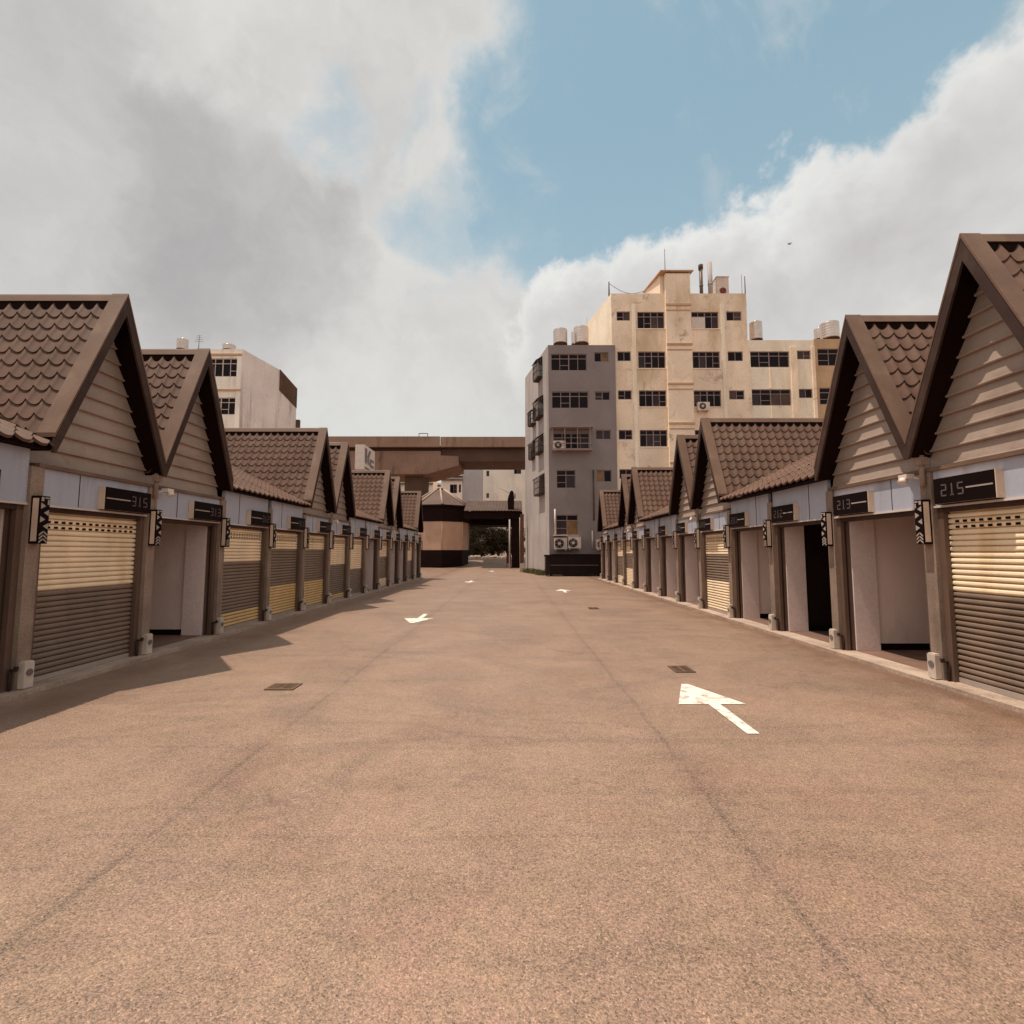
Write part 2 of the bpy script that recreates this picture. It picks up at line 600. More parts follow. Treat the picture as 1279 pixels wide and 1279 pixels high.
def make_stall(side, k, Y0, W, Xw, OV, number, scheme, gable, label, opening='panel', lamp=False):
    mir = side == 'L'
    s = -1 if mir else 1
    t = thing('market_stall', label, 'market stall', (s * Xw, Y0, 0), 'numbered market stalls in two rows')

    def part(name, fn, mats, parent=t, key=None, fix=True):
        def mk():
            mb = MB()
            fn(mb)
            return mb.mesh(name, mats, mir, fix)
        me = cached((name, side) + (key or ()), mk)
        return link(name, me, parent)

    ZA = 5.26 if side == 'L' else 5.17
    hw = W / 2
    m = (ZA - ZE) / hw
    ln = math.hypot(hw, ZA - ZE)
    cs, sn = hw / ln, (ZA - ZE) / ln

    # post at the far end of the bay with its socket box
    p = part('post', lambda mb: mb.box(0, .17, W - .085, W + .085, 0, 2.70), M['post'])
    sb = part('socket_box', lambda mb: (mb.box(-.074, -.001, W - .055, W + .065, .06, .355), mb.box(-.066, -.004, W - .047, W + .057, .3551, .37)), M['socket'], p)
    part('socket_cover', lambda mb: mb.tube((-.0745, W + .005, .24), (-.084, W + .005, .24), .04, None, 14), M['emblem'], sb)
    part('tap', lambda mb: (mb.tube((.03, W - .12, .0), (.03, W - .12, .30), .016, None, 6), mb.tube((.03, W - .12, .29), (-.05, W - .12, .29), .016, None, 6),
                            mb.box(-.055, -.02, W - .135, W - .105, .30, .33)), M['frame'])
    part('guide_rail', lambda mb: (mb.box(.06, .12, .087, .168, KERB_Z, 2.22), mb.box(.158, .20, .087, .168, KERB_Z, 2.22)),
         M['rail'], key=('n',))
    part('guide_rail', lambda mb: (mb.box(.06, .12, W - .168, W - .087, KERB_Z, 2.22), mb.box(.158, .20, W - .168, W - .087, KERB_Z, 2.22)),
         M['rail'], key=('f',))
    ztop = 2.70 if gable else 2.93
    part('fascia', lambda mb: (mb.box(.035, .10, .087, W - .087, 2.225, ztop, 0),
                               mb.box(.015, .035, .087, W - .087, 2.225, 2.25, 1),
                               mb.box(.028, .035, .62, .626, 2.26, ztop - .01, 2)),
         [M['fascia'], M['lip'], M['frame']], key=(gable,))
    part('door_head', lambda mb: mb.box(.06, .20, .087, W - .087, 2.165, 2.222), M['frame'])
    # walls
    part('back_wall', lambda mb: mb.box(8.9, 9.0, 0, W, 0, 2.9), M['siding'])

    # long roof over the bay, running back to the ridge
    lr = math.hypot(1, MR)
    d0 = .30 if gable else -OV
    zd = lambda d: ZE + MR * (d + OV)

    def longroof(mb):
        tile_sheet(mb, (DRIDGE, 0, zd(DRIDGE)), (0, 1, 0), (-1 / lr, 0, -MR / lr), (-MR / lr, 0, 1 / lr), W, (DRIDGE - d0) * lr)
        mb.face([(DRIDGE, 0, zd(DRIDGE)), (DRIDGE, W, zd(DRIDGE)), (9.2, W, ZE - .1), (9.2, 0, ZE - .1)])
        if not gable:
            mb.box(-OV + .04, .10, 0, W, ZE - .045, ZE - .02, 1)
            # closed end wedges under the eave
    part('long_roof', longroof, [M['tile'], M['soffit']], key=(gable,), fix=False)
    part('long_ridge_cap', lambda mb: mb.prism([(DRIDGE - .16, zd(DRIDGE) - .0), (DRIDGE, zd(DRIDGE) + .07), (DRIDGE + .16, zd(DRIDGE) + .0)], 'y', 0, W),
         M['trim'])

    if gable:
        part('ledge_trim', lambda mb: mb.box(-.01, .13, 0, W, 2.702, 2.75), M['trim'])

        def siding(mb):
            z = 2.75
            h = .215
            D = .165 if side == 'L' else .105
            T = .036
            edge = lambda zz: max(0.0, (zz - ZE) / m) + .002
            while z < ZA - .12:
                z2 = min(z + h, ZA - .1)
                a, b = edge(z), edge(z2)
                zs = [z, z2]
                if z < ZE < z2:
                    zs = [z, ZE, z2]
                for q in range(len(zs) - 1):
                    fa, fb = (zs[q] - z) / h, (zs[q + 1] - z) / h
                    da, db = D - T * (1 - fa), D - T * (1 - fb)
                    ea, eb = edge(zs[q]), edge(zs[q + 1])
                    mb.face([(da, ea, zs[q]), (da, W - ea, zs[q]), (db, W - eb, zs[q + 1]), (db, eb, zs[q + 1])])
                mb.face([(D - T, a, z), (D - T, W - a, z), (D, W - a, z), (D, a, z)])
                # rounded bead at the foot of each board
                for q in range(4):
                    a0, a1 = math.pi * q / 4, math.pi * (q + 1) / 4
                    r_ = .016
                    mb.face([(D - T - r_ * math.sin(a0) * .7, a, z + .016 - r_ * math.cos(a0)), (D - T - r_ * math.sin(a0) * .7, W - a, z + .016 - r_ * math.cos(a0)),
                             (D - T - r_ * math.sin(a1) * .7, W - a, z + .016 - r_ * math.cos(a1)), (D - T - r_ * math.sin(a1) * .7, a, z + .016 - r_ * math.cos(a1))], 0, True)
                z += h
        part('siding', siding, M['siding'], fix=False)

        def groof(mb):
            u0 = -OV + .02
            L = DRIDGE + .6 - u0
            for sg in (-1, 1):
                yb = hw
                va = (0, sg * cs, -sn)
                na = (0, sg * sn, cs)
                tile_sheet(mb, (u0 + .16, yb, ZA), (1, 0, 0), va, na, L - .16, ln)
                # boarded underside of the verge
                pts = []
                for (uu, vv) in ((u0, 0), (u0, ln), (.30, ln), (.30, 0)):
                    pts.append((uu, yb + sg * cs * vv, ZA - sn * vv - .05))
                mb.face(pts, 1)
        part('gable_roof', groof, [M['tile'], M['soffit']], fix=False)
        part('gable_ridge_cap', lambda mb: (mb.prism([(hw - .055, ZA + .045), (hw - .015, ZA + .15), (hw, ZA + .172), (hw + .015, ZA + .15), (hw + .055, ZA + .045)], 'x', -OV + .03, DRIDGE + .5, 0),
                                                 mb.prism([(hw - .05, ZA - .10), (hw - .035, ZA + .044), (hw + .035, ZA + .044), (hw + .05, ZA - .10)], 'x', -OV + .04, DRIDGE + .5, 1)), [M['trim'], M['soffit']])  # dark inner strip stands in for the shade of the gap below the cap
        for sg in (-1, 1):
            def barge(mb, sg=sg):
                zo = lambda q: ZE + m * q
                Y = (lambda q: q) if sg < 0 else (lambda q: W - q)
                zb = ZE - .07
                # front board
                off = .10
                th = .25
                yc = (zb - (ZE + off - th)) / m
                poly = [(Y(0), zb), (Y(0), zo(0) + off), (Y(hw - .0005), zo(hw) + off), (Y(hw - .0005), zo(hw) + off - th), (Y(yc), zb)]
                mb.prism(poly, 'x', -OV - .02, -OV + .012, 0)
                # wide flat flashing laid over the tile edge
                a, b = .125, .18
                poly2 = [(Y(0), zo(0) + a), (Y(0), zo(0) + b), (Y(hw - .0005), zo(hw) + b), (Y(hw - .0005), zo(hw) + a)]
                mb.prism(poly2, 'x', -OV - .024, -OV + .215, 1)
            part('barge_board', barge, [M['barge'], M['trim']], key=(sg,))
    else:
        # little closing board between post head and eave
        part('eave_board', lambda mb: mb.box(.0, .034, 0, W, 2.905, 2.93), M['frame'])

    # front of the bay
    if scheme:
        sh = link('shutter', cached(('shutter', side, scheme), lambda: shutter_mesh(side, W, scheme, mir)), t)
    else:
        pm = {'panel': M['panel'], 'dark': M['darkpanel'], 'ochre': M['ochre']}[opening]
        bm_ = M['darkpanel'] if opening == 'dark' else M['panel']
        DEP = 3.2
        part('partition', lambda mb: mb.box(.62 if opening != 'ochre' else .62, DEP, W - .13, W - .09, .16, 2.30), pm, key=(opening, 'f'))
        part('partition', lambda mb: mb.box(.205, DEP, .09, .13, .06, 2.30), M['panel'], key=(opening, 'n'))
        part('pilaster', lambda mb: mb.box(.21, .60, W - .19, W - .10, .055, 2.30), M['pilaster'], key=(opening,))
        part('skirting', lambda mb: mb.box(.605, DEP, W - .115, W - .09, .055, .158), M['hole'])
        part('rear_panel', lambda mb: mb.box(DEP, DEP + .05, .09, W - .09, .055, 2.30), bm_, key=(opening,))
        part('ceiling', lambda mb: mb.box(.205, DEP, .09, W - .09, 2.302, 2.33), M['frame'])
        part('floor', lambda mb: mb.box(.205, DEP, .088, W - .088, .0, .052), M['woodfloor'])

    # number sign
    if side == 'L':
        SB, SA = W - (.14 if k != -1 else .50), W - (1.02 if k != -1 else 1.38)
    else:
        SB, SA = W - .20, W - 1.0
    sg_ = part('number_sign', lambda mb: mb.box(-.055, .034, SA, SB, 2.262, 2.585), M['beige'], key=(SA,))
    part('sign_face', lambda mb: (mb.box(-.063, -.0555, SA + .012, SB + .003, 2.264, 2.583), mb.box(-.045, .03, SA + .015, SB - .015, 2.254, 2.2615)), M['black'], sg_, key=(SA,))

    def num(mb):
        # text runs left to right for a viewer in the street
        st = .0165
        w, h, gap = .082, .150, .032
        if side == 'L':
            rects = digits_mb(number, 0, 0, w, h, st, gap)
            ybase = SB - .075 - (3 * w + 2 * gap)
            for a, b, c, d in rects:
                mb.box(-.0665, -.0635, ybase + a, ybase + b, 2.35 + c, 2.35 + d, 0)
            pass
        else:
            rects = digits_mb(number, 0, 0, w, h, st, gap)
            ybase = SB - .10
            for a, b, c, d in rects:
                mb.box(-.0665, -.0635, ybase - a, ybase - b, 2.35 + c, 2.35 + d, 0)
            pass
    part('number', num, M['digit'], sg_, key=(number, SA))
    part('white_line', lambda mb: mb.box(-.0665, -.0635, SA + .03, SB - (.415 if side == 'L' else .44), 2.416, 2.434), M['paleink'], sg_, key=(SA,))

    # projecting light box on the post
    def lbox(mb):
        y0, y1 = W - .06, W + .06
        mb.box(-.115, -.002, y0, y1, 1.76, 2.34)
    lb = part('light_box', lbox, M['black'])
    part('side_panel', lambda mb: (mb.box(-.095, -.025, W - .064, W - .0605, 1.79, 2.31), mb.box(-.095, -.025, W + .0605, W + .064, 1.79, 2.31)), M['beige'], lb)

    def pattern(mb):
        y0, y1 = W - .052, W + .052
        d0_, d1_ = -.119, -.1155
        up = -.185

        def tri(pts):
            mb.prism([(W + (q[0] - W) * .74, q[1] + up) for q in pts], 'x', d0_, d1_)
        y0, y1 = W - .07, W + .07
        z = 2.51
        c = (y0 + y1) / 2
        tri([(y0, z), (y0 + .045, z), (y0 + .045, z - .05), (y0, z - .05)])
        tri([(y1 - .075, z), (y1, z), (y1, z - .018), (y1 - .075, z - .018)])
        tri([(y1 - .03, z - .03), (y1, z - .03), (y1, z - .09), (y1 - .03, z - .09)])
        for q in range(4):
            zz = 2.44 - q * .082
            if q % 2 == 0:
                tri([(y0, zz), (y0 + .085, zz - .037), (y0, zz - .074)])
            else:
                tri([(y1, zz), (y1, zz - .074), (y1 - .085, zz - .037)])
        for q in range(3):
            zz = 2.10 - q * .044
            tri([(y0, zz - .04), (c - .006, zz), (c - .006, zz - .020), (y0, zz - .060)])
            tri([(c + .006, zz), (y1, zz - .04), (y1, zz - .060), (c + .006, zz - .020)])
    part('zigzag_pattern', pattern, M['paleink'], lb)

    if lamp:
        part('flood_lamp', lambda mb: (mb.box(-.16, -.05, W + .10, W + .24, 2.64, 2.70), mb.tube((-.06, W + .12, 2.66), (.0, W + .05, 2.62), .015),
                                       mb.tube((-.14, W + .17, 2.64), (-.17, W + .17, 2.58), .045, .055)), M['white'])
        part('downpipe', lambda mb: (mb.tube((-.03, W, 2.93), (-.03, W, 2.52), .032), mb.box(-.09, .0, W - .06, W + .06, 2.80, 2.90)), M['post'])
    return t


NUM_L = ['317', '316', '315', '313', '312', '311', '310', '309', '308', '307', '306', '305', '303', '302', '301']
ordn = ['first', 'second', 'third', 'fourth', 'fifth', 'sixth', 'seventh', 'eighth', 'ninth', 'tenth', 'eleventh', 'twelfth', 'thirteenth']
XL, WL, OVL, YL = 5.80, 1.95, .15, 5.97
XR, WR, OVR, YR = 5.43, 1.97, .21, 4.45
GABLES = (0, 1, 4, 5, 8, 9, 12)
left = {  # k: (scheme, opening)
    -2: (None, 'dark'), -1: (None, 'dark'), 0: ('A', ''), 1: (None, 'panel'), 2: ('B', ''), 3: ('C', ''), 4: ('C', ''), 5: ('D', ''), 6: ('E', ''),
    7: (None, 'dark'), 8: ('G', ''), 9: (None, 'dark'), 10: (None, 'dark'), 11: ('A', ''), 12: (None, 'dark')}
right = {
    -2: ('A', ''), -1: ('A', ''), 0: ('A', ''), 1: (None, 'panel'), 2: (None, 'dark'), 3: (None, 'panel'), 4: ('F', ''), 5: (None, 'panel'),
    6: (None, 'ochre'), 7: (None, 'panel'), 8: (None, 'panel'), 9: ('F', ''), 10: ('G', ''), 11: (None, 'panel'), 12: (None, 'panel')}
desc_s = {'A': 'half cream, half brown shutter', 'B': 'cream, brown and ochre banded shutter', 'C': 'shutter cream above, brown between, ochre below',
          'D': 'cream shutter with brown lower half', 'E': 'cream shutter with brown foot', 'F': 'yellow shutter with grey middle band', 'G': 'pale shutter with grey band'}
desc_o = {'panel': 'open front and pale partition', 'dark': 'open front, black inside', 'ochre': 'open front and ochre board'}

for side, tab, Xw, W, OV, Y0 in (('L', left, XL, WL, OVL, YL), ('R', right, XR, WR, OVR, YR)):
    for k in range(-2, 13):
        num = NUM_L[k + 2]
        if side == 'R':
            num = '2' + num[1:]
        sch, op = tab[k]
        g = k in GABLES
        sd = 'left' if side == 'L' else 'right'
        what = desc_s[sch] if sch else desc_o[op]
        if k >= 0:
            lab = '%s%s stall in %s row, number %s, %s' % (ordn[k] + ' ', 'gabled' if g else 'flat-fronted', sd, num, what)
        elif k == -1:
            lab = 'flat-eaved stall cut by %s photo edge, beside stall %s15' % (sd, '3' if side == 'L' else '2')
        else:
            lab = 'outermost %s stall beside the viewer, before number %s16, outside the photo' % (sd, '3' if side == 'L' else '2')
        lamp = g and (k + 1) in GABLES
        make_stall(side, k, Y0 + k * W, W, Xw, OV, num, sch, g, lab, op or 'panel', lamp)

# kerbs in front of both rows
for nm, s, Xw, ya, yb in (('kerb', -1, XL, YL - 2 * WL - .2, YL + 13 * WL + .35), ('kerb', 1, XR, YR - 2 * WR - .2, YR + 13 * WR + .35)):
    mb = MB()
    xa, xb = s * (Xw - .17), s * (Xw + .204)
    mb.box(xa, xb, ya, yb, -.1, KERB_Z)
    # floor slab under the closed bays
    mb.box(xb, s * (Xw + 9.0), ya, yb, -.1, KERB_Z - .006)
    o = mb.build(nm, M['kerb'])
    tag(o, kind='structure')
# the end wall of each row (gable end of the last bay)
for side, s, Xw, yy, en in (('left', -1, XL, YL + 13 * WL, 'far'), ('right', 1, XR, YR + 13 * WR, 'far'), ('left', -1, XL, YL - 2 * WL - .13, 'near'), ('right', 1, XR, YR - 2 * WR - .13, 'near')):
    mb = MB()
    for d0, d1, z1 in ((.20, 9.0, 2.90),):
        mb.box(s * (Xw + d0), s * (Xw + d1), yy + .0, yy + .12, .05, z1)
    mb.prism([(s * (Xw + .2), 2.9), (s * (Xw + .2), 2.96), (s * (Xw + DRIDGE), ZE + MR * DRIDGE), (s * (Xw + 8.9), 2.92), (s * (Xw + 8.9), 2.9)], 'y', yy + .01, yy + .11)
    o = mb.build('end_wall', M['siding'])
    tag(o, 'beige end wall closing the %s end of the %s stall row' % (en, side), 'wall')


# ------------------------------------------------------------------ road markings and drains
def arrow(x, y, d, label, near=True):
    """straight arrow, tip towards d*Y"""
    mb = MB()
    z = gz(x, y) + .004
    z2 = gz(x, y + d * 1.7) + .004
    zz = lambda yy: gz(x, yy) + .006
    head = [(x - .37, y + d * .88), (x + .37, y + d * .88), (x + .02, y + d * 1.70), (x - .06, y + d * 1.70)]
    stem = [(x - .04, y), (x + .075, y), (x + .085, y + d * .879), (x - .045, y + d * .879)]
    for poly in (head, stem):
        mb.face([(px, py, zz(py)) for px, py in poly])
    o = mb.build('road_arrow', M['paint'])
    return tag(o, label, 'road marking', 'white arrows painted on the lane')


arrow(2.19, 4.65, 1, 'worn white arrow pointing away, near the right drain grate')
arrow(-2.33, 13.4, -1, 'white arrow pointing at the viewer on the left lane joint')
arrow(2.2, 20.4, 1, 'small white arrow far down the right lane before the black bin')
arrow(-2.35, 28.8, -1, 'tiny white arrow near the end of the left stalls')
arrow(-1.75, 43.8, -1, 'faint white arrow mark below the gateway, farthest of the arrows')


def drain(x0, x1, y0, y1, label):
    t = thing('drain_grate', label, 'drain', ((x0 + x1) / 2, (y0 + y1) / 2, 0), 'iron drain grates in the lane')
    w, l = (x1 - x0) / 2, (y1 - y0) / 2
    mb = MB()
    mb.face([(-w, -l, .004), (w, -l, .004), (w, l, .004), (-w, l, .004)])
    mb.build('pit', M['pit'], t)
    mb = MB()
    f = .025
    mb.box(-w, w, -l, -l + f, .0045, .014)
    mb.box(-w, w, l - f, l, .0045, .014)
    mb.box(-w, -w + f, -l + f, l - f, .0045, .014)
    mb.box(w - f, w, -l + f, l - f, .0045, .014)
    mb.build('grate_frame', M['iron'], t)
    mb = MB()
    n = 6
    for i in range(n):
        yy = -l + f + (2 * l - 2 * f) * (i + .5) / n
        mb.box(-w + f, w - f, yy - .011, yy + .011, .0045, .012)
    mb.box(-.012, .012, -l + f, l - f, .0046, .0115)
    mb.build('grate_bars', M['iron'], t)


drain(-2.99, -2.64, 6.08, 6.36, 'rusty drain grate in the left lane near stall 313')
drain(2.26, 2.54, 6.95, 7.32, 'drain grate just beyond the big white arrow, right lane')
drain(2.25, 2.55, 14.5, 14.9, 'small far drain grate in the right lane near stall 210')

# ------------------------------------------------------------------ background houses
SK = -.22       # the terrace stands askew to the lane


def facade(mb, X0, X1, Z0, Z1, Y, holes, depth=.16, mi=0):
    xs = sorted({X0, X1, *[h[0] for h in holes], *[h[1] for h in holes]})
    zs = sorted({Z0, Z1, *[h[2] for h in holes], *[h[3] for h in holes]})
    for i in range(len(xs) - 1):
        for j in range(len(zs) - 1):
            cx, cz = (xs[i] + xs[i + 1]) / 2, (zs[j] + zs[j + 1]) / 2
            if any(h[0] < cx < h[1] and h[2] < cz < h[3] for h in holes):
                continue
            mb.face([(xs[i], Y, zs[j]), (xs[i + 1], Y, zs[j]), (xs[i + 1], Y, zs[j + 1]), (xs[i], Y, zs[j + 1])], mi)
    for a, b, c, d in holes:
        mb.face([(a, Y, c), (a, Y, d), (a, Y + depth, d), (a, Y + depth, c)], mi)
        mb.face([(b, Y, c), (b, Y + depth, c), (b, Y + depth, d), (b, Y, d)], mi)
        mb.face([(a, Y, c), (a, Y + depth, c), (b, Y + depth, c), (b, Y, c)], mi)
        mb.face([(a, Y, d), (b, Y, d), (b, Y + depth, d), (a, Y + depth, d)], mi)


def window(parent, r, Y, cols, transom=True, fm='wframe', gm=None, depth=.10):
    a, b, c, d = r
    e = .003
    mb = MB()
    f = .055
    y0, y1 = Y + depth - .04, Y + depth + .02
    mb.box(a + e, b - e, y0, y1, c + e, c + f)
    mb.box(a + e, b - e, y0, y1, d - f, d - e)
    mb.box(a + e, a + f, y0 + .001, y1, c + f, d - f)
    mb.box(b - f, b - e, y0 + .001, y1, c + f, d - f)
    zt = d - (d - c) * .28 if transom else d - f
    if transom:
        mb.box(a + f, b - f, y0 + .002, y1, zt - .025, zt + .025)
    for i in range(1, cols):
        xx = a + (b - a) * i / cols
        w = .035 if (cols == 4 and i == 2) else .022
        mb.box(xx - w, xx + w, y0 + .003, y1, c + f, d - f)
    # one or two sashes with a bar
    rr = random.random()
    if rr < .6 and cols >= 2:
        i = random.randrange(cols)
        xa, xb = a + (b - a) * i / cols + .02, a + (b - a) * (i + 1) / cols - .02
        zb = c + (zt - c) * .45
        mb.box(xa, xb, y0 + .004, y1, zb - .02, zb + .02)
    w = mb.build('window', M[fm], parent)
    g = MB()
    n = max(1, cols)
    pool = [0, 0, 0, 0, 1, 2, 0] if gm is None else gm
    for i in range(n):
        xa, xb = a + (b - a) * i / n, a + (b - a) * (i + 1) / n
        q = random.choice(pool)
        g.face([(xa, Y + depth + .003, c), (xb, Y + depth + .003, c), (xb, Y + depth + .003, zt), (xa, Y + depth + .003, zt)], q)
    if transom:
        g.face([(a, Y + depth + .003, zt), (b, Y + depth + .003, zt), (b, Y + depth + .003, d), (a, Y + depth + .003, d)], 0)
    g.build('pane', [M['glass'], M['glassb'], M['glassc'], M['glassd']], w, fix=False)
    return w


def house(name, label, X0, X1, ZT, Y, dep, holes, mats, sk=SK, par=.5, cat='apartment house'):
    """terraced house with a straight front, skewed party walls and a flat roof behind a parapet. mats: front, side, roof"""
    t = thing(name, label, cat, (0, 0, 0))
    mb = MB()
    facade(mb, X0, X1, -.2, ZT, Y, holes)
    # inner dark lining so that no light shows through the openings
    off = sk * dep
    B = Y + dep
    sh = .0
    mb.face([(X0, Y, -.2), (X0, Y, ZT), (X0 + off, B, ZT), (X0 + off, B, -.2)], 1)
    mb.face([(X1, Y, -.2), (X1 + off, B, -.2), (X1 + off, B, ZT), (X1, Y, ZT)], 1)
    mb.face([(X0 + off, B, -.2), (X0 + off, B, ZT), (X1 + off, B, ZT), (X1 + off, B, -.2)], 1)
    # roof deck and parapet top
    zr = ZT - par
    p = .18
    mb.face([(X0 + p, Y + p, zr), (X1 - p, Y + p, zr), (X1 + off - p, B - p, zr), (X0 + off + p, B - p, zr)], 2)
    o = [(X0, Y), (X1, Y), (X1 + off, B), (X0 + off, B)]
    i = [(X0 + p, Y + p), (X1 - p, Y + p), (X1 + off - p, B - p), (X0 + off + p, B - p)]
    for q in range(4):
        w = (q + 1) % 4
        mb.face([(*o[q], ZT), (*o[w], ZT), (*i[w], ZT), (*i[q], ZT)], 1 if q else 0)
        mb.face([(*i[q], ZT), (*i[w], ZT), (*i[w], zr), (*i[q], zr)], 1)
    mb.build('wall', mats, t, fix=False)
    return t


def ac_unit(parent, x, y, z, w=.85, h=.6, d=.32, face='-y'):
    """outdoor unit, back against the wall at y, facing the viewer"""
    mb = MB()
    mb.box(x, x + w, y - d, y - .03, z, z + h)
    mb.box(x + .08, x + .14, y - d + .02, y, z - .1, z)
    mb.box(x + w - .14, x + w - .08, y - d + .02, y, z - .1, z)
    o = mb.build('air_conditioner', M['ac'], parent)
    mb = MB()
    c = (x + w * .38, z + h * .5)
    mb.tube((c[0], y - d - .002, c[1]), (c[0], y - d - .02, c[1]), h * .40, None, 20, 0)
    mb.tube((c[0], y - d - .02, c[1]), (c[0], y - d - .035, c[1]), h * .13, None, 12, 1)
    for k in range(6):
        a = k * math.pi / 3
        mb.tube((c[0], y - d - .03, c[1]), (c[0] + math.cos(a) * h * .39, y - d - .03, c[1] + math.sin(a) * h * .39), .006, None, 5, 1)
    mb.build('fan', [M['acdark'], M['ac']], o)
    return o


YG = 35.8
YC = 36.0
def R4(u0, u1, v0, v1, Y=YC):
    return (wx(u0, Y, (v0 + v1) / 2), wx(u1, Y, (v0 + v1) / 2), wz(v1, Y), wz(v0, Y))


# grey house
gx0, gx1, gzt = wx(685, YG, 500), wx(769.5, YG, 500), wz(431, YG)
gw = [(R4(688, 733, 442, 463, YG), 4, 0), (R4(742, 760, 440, 452, YG), 2, 1), (R4(689, 735, 489, 510, YG), 4, 0), (R4(743, 762, 489, 500, YG), 2, 1),
      (R4(691, 736, 541, 561, YG), 4, 0), (R4(744, 763, 537, 549, YG), 2, 1), (R4(695, 719, 587, 610, YG), 2, 0), (R4(745, 764, 587, 602, YG), 2, 1),
      (R4(694.5, 722, 643, 668, YG), 2, 0)]
grey = house('grey_house', 'grey rendered five-storey house with caged side windows', gx0, gx1, gzt, YG, 7.0, [w[0] for w in gw], [M['greywall'], M['greyside'], M['concrete']])
for i, (r, c, small) in enumerate(gw):
    window(grey, r, YG, c, not small, gm=[0, 1, 3, 0, 2, 0])
# balcony cage with its own condenser
r = gw[4][0]
mb = MB()
x0, x1, z0, z1, yb = r[0] - .12, r[1] + .12, r[2] - .12, r[3] + .3, YG - .55
mb.box(x0, x1, yb, YG, z0 - .06, z0)
mb.box(x0 - .1, x1 + .1, yb - .1, YG, z1, z1 + .04)
n = 22
for i in range(n + 1):
    xx = x0 + (x1 - x0) * i / n
    if i % 7 == 0:
        mb.box(xx - .03, xx + .03, yb, yb + .04, z0, z1)
for zz in (z0 + .02, z0 + .42, z1 - .06):
    mb.box(x0, x1, yb + .004, yb + .036, zz, zz + .05)
for xx in (x0, x1 - .04):
    for yy in (YG - .03, ):
        mb.box(xx, xx + .04, yb, yy, z0 + .4, z0 + .45)
mb.build('balcony_cage', M['wframe'], grey)
ac_unit(grey, x0 + .10, YG - .08, z0 + .02, .9, .65)
a = at(692, 686, YG)
ac_unit(grey, a.x, YG, wz(686, YG), .92, .82, .4)
ac_unit(grey, wx(709, YG, 680), YG, wz(685, YG), .92, .80, .4)
ac_unit(grey, wx(744, YG, 680), YG, wz(686, YG), .85, .7, .4)
mb = MB()
mb.box(a.x - .05, a.x + .95, YG - .5, YG, wz(669.5, YG), wz(668.5, YG))
mb.build('canopy_sheet', M['ac'], grey)
# drain pipes
for u, v0, v1, mm in ((741, 587, 650, 'stain'), (739.5, 663, 686, 'white'), (693, 636, 668, 'white')):
    mb = MB()
    xx = wx(u, YG, v0)
    mb.tube((xx, YG - .06, wz(v1, YG)), (xx, YG - .06, wz(v0, YG)), .05, None, 8)
    mb.build('drain_pipe', M[mm], grey)
# hood and cages on the side wall
sd = Vector((SK, 1, 0)).normalized()
sn_ = Vector((-1, SK, 0)).normalized()     # outwards (left)
if sn_.x > 0:
    sn_ = -sn_


def side_cage(u0, u1, v0, v1, out, solid=False):
    # u0 < u1: find the run along the side wall
    def run(u):
        k = (u - CX) / F / (ray(u, 550).y / F)
        return (gx0 - k * YG) / (k - SK)
    t1, t0 = run(u0), run(u1)
    tm = (t0 + t1) / 2
    Yt = YG + tm
    z0, z1 = wz(v1, Yt), wz(v0, Yt)
    P = lambda t, o, z: (gx0 + SK * t + sn_.x * o, YG + t + sn_.y * o, z)
    mb = MB()
    def bar(p, q, r=.025):
        mb.tube(p, q, r, None, 5)
    def slab(za, zb, oo):
        pts = [P(t0, .0, za), P(t1, .0, za), P(t1, oo, za), P(t0, oo, za)]
        ptt = [P(t0, .0, zb), P(t1, .0, zb), P(t1, oo, zb), P(t0, oo, zb)]
        mb.face(pts)
        mb.face(ptt)
        for i in range(4):
            j = (i + 1) % 4
            mb.face([pts[i], pts[j], ptt[j], ptt[i]])
    slab(z0, z0 + .12, out)
    # sloping hood
    hood = [P(t0, 0, z1 + .1), P(t1, 0, z1 + .1), P(t1, out + .12, z1 - .25), P(t0, out + .12, z1 - .25)]
    mb.face(hood)
    mb.face([(x, y, z - .05) for x, y, z in hood])
    mb.face([hood[2], hood[3], (hood[3][0], hood[3][1], hood[3][2] - .08), (hood[2][0], hood[2][1], hood[2][2] - .08)])
    n = 6
    for i in range(n + 1):
        t = t0 + (t1 - t0) * i / n
        bar(P(t, out, z0 + .1), P(t, out, z1 - .25), .018 if 0 < i < n else .03)
    for i in range(3):
        bar(P(t0, out * i / 3, z0 + .1), P(t0, out * i / 3, z1 - .1), .018)
    for zz in (.35, .65):
        zq = z0 + (z1 - z0) * zz
        bar(P(t0, out, zq), P(t1, out, zq))
        bar(P(t0, 0, zq), P(t0, out, zq))
    o = mb.build('window_cage', M['frame'], grey)
    g = MB()
    g.face([P(t0 + .05, .02, z0 + .12), P(t1 - .05, .02, z0 + .12), P(t1 - .05, .02, z1 - .1), P(t0 + .05, .02, z1 - .1)])
    g.build('pane', M['glassb'], o, fix=False)


side_cage(672.5, 678, 450, 475, .42)
side_cage(672.5, 679, 498, 523, .42)
side_cage(665.5, 669.5, 512, 532, .42)
side_cage(672.5, 679, 545, 567, .42)
side_cage(673, 680, 594, 619, .42)
side_cage(664.5, 668.5, 551, 574, .30)

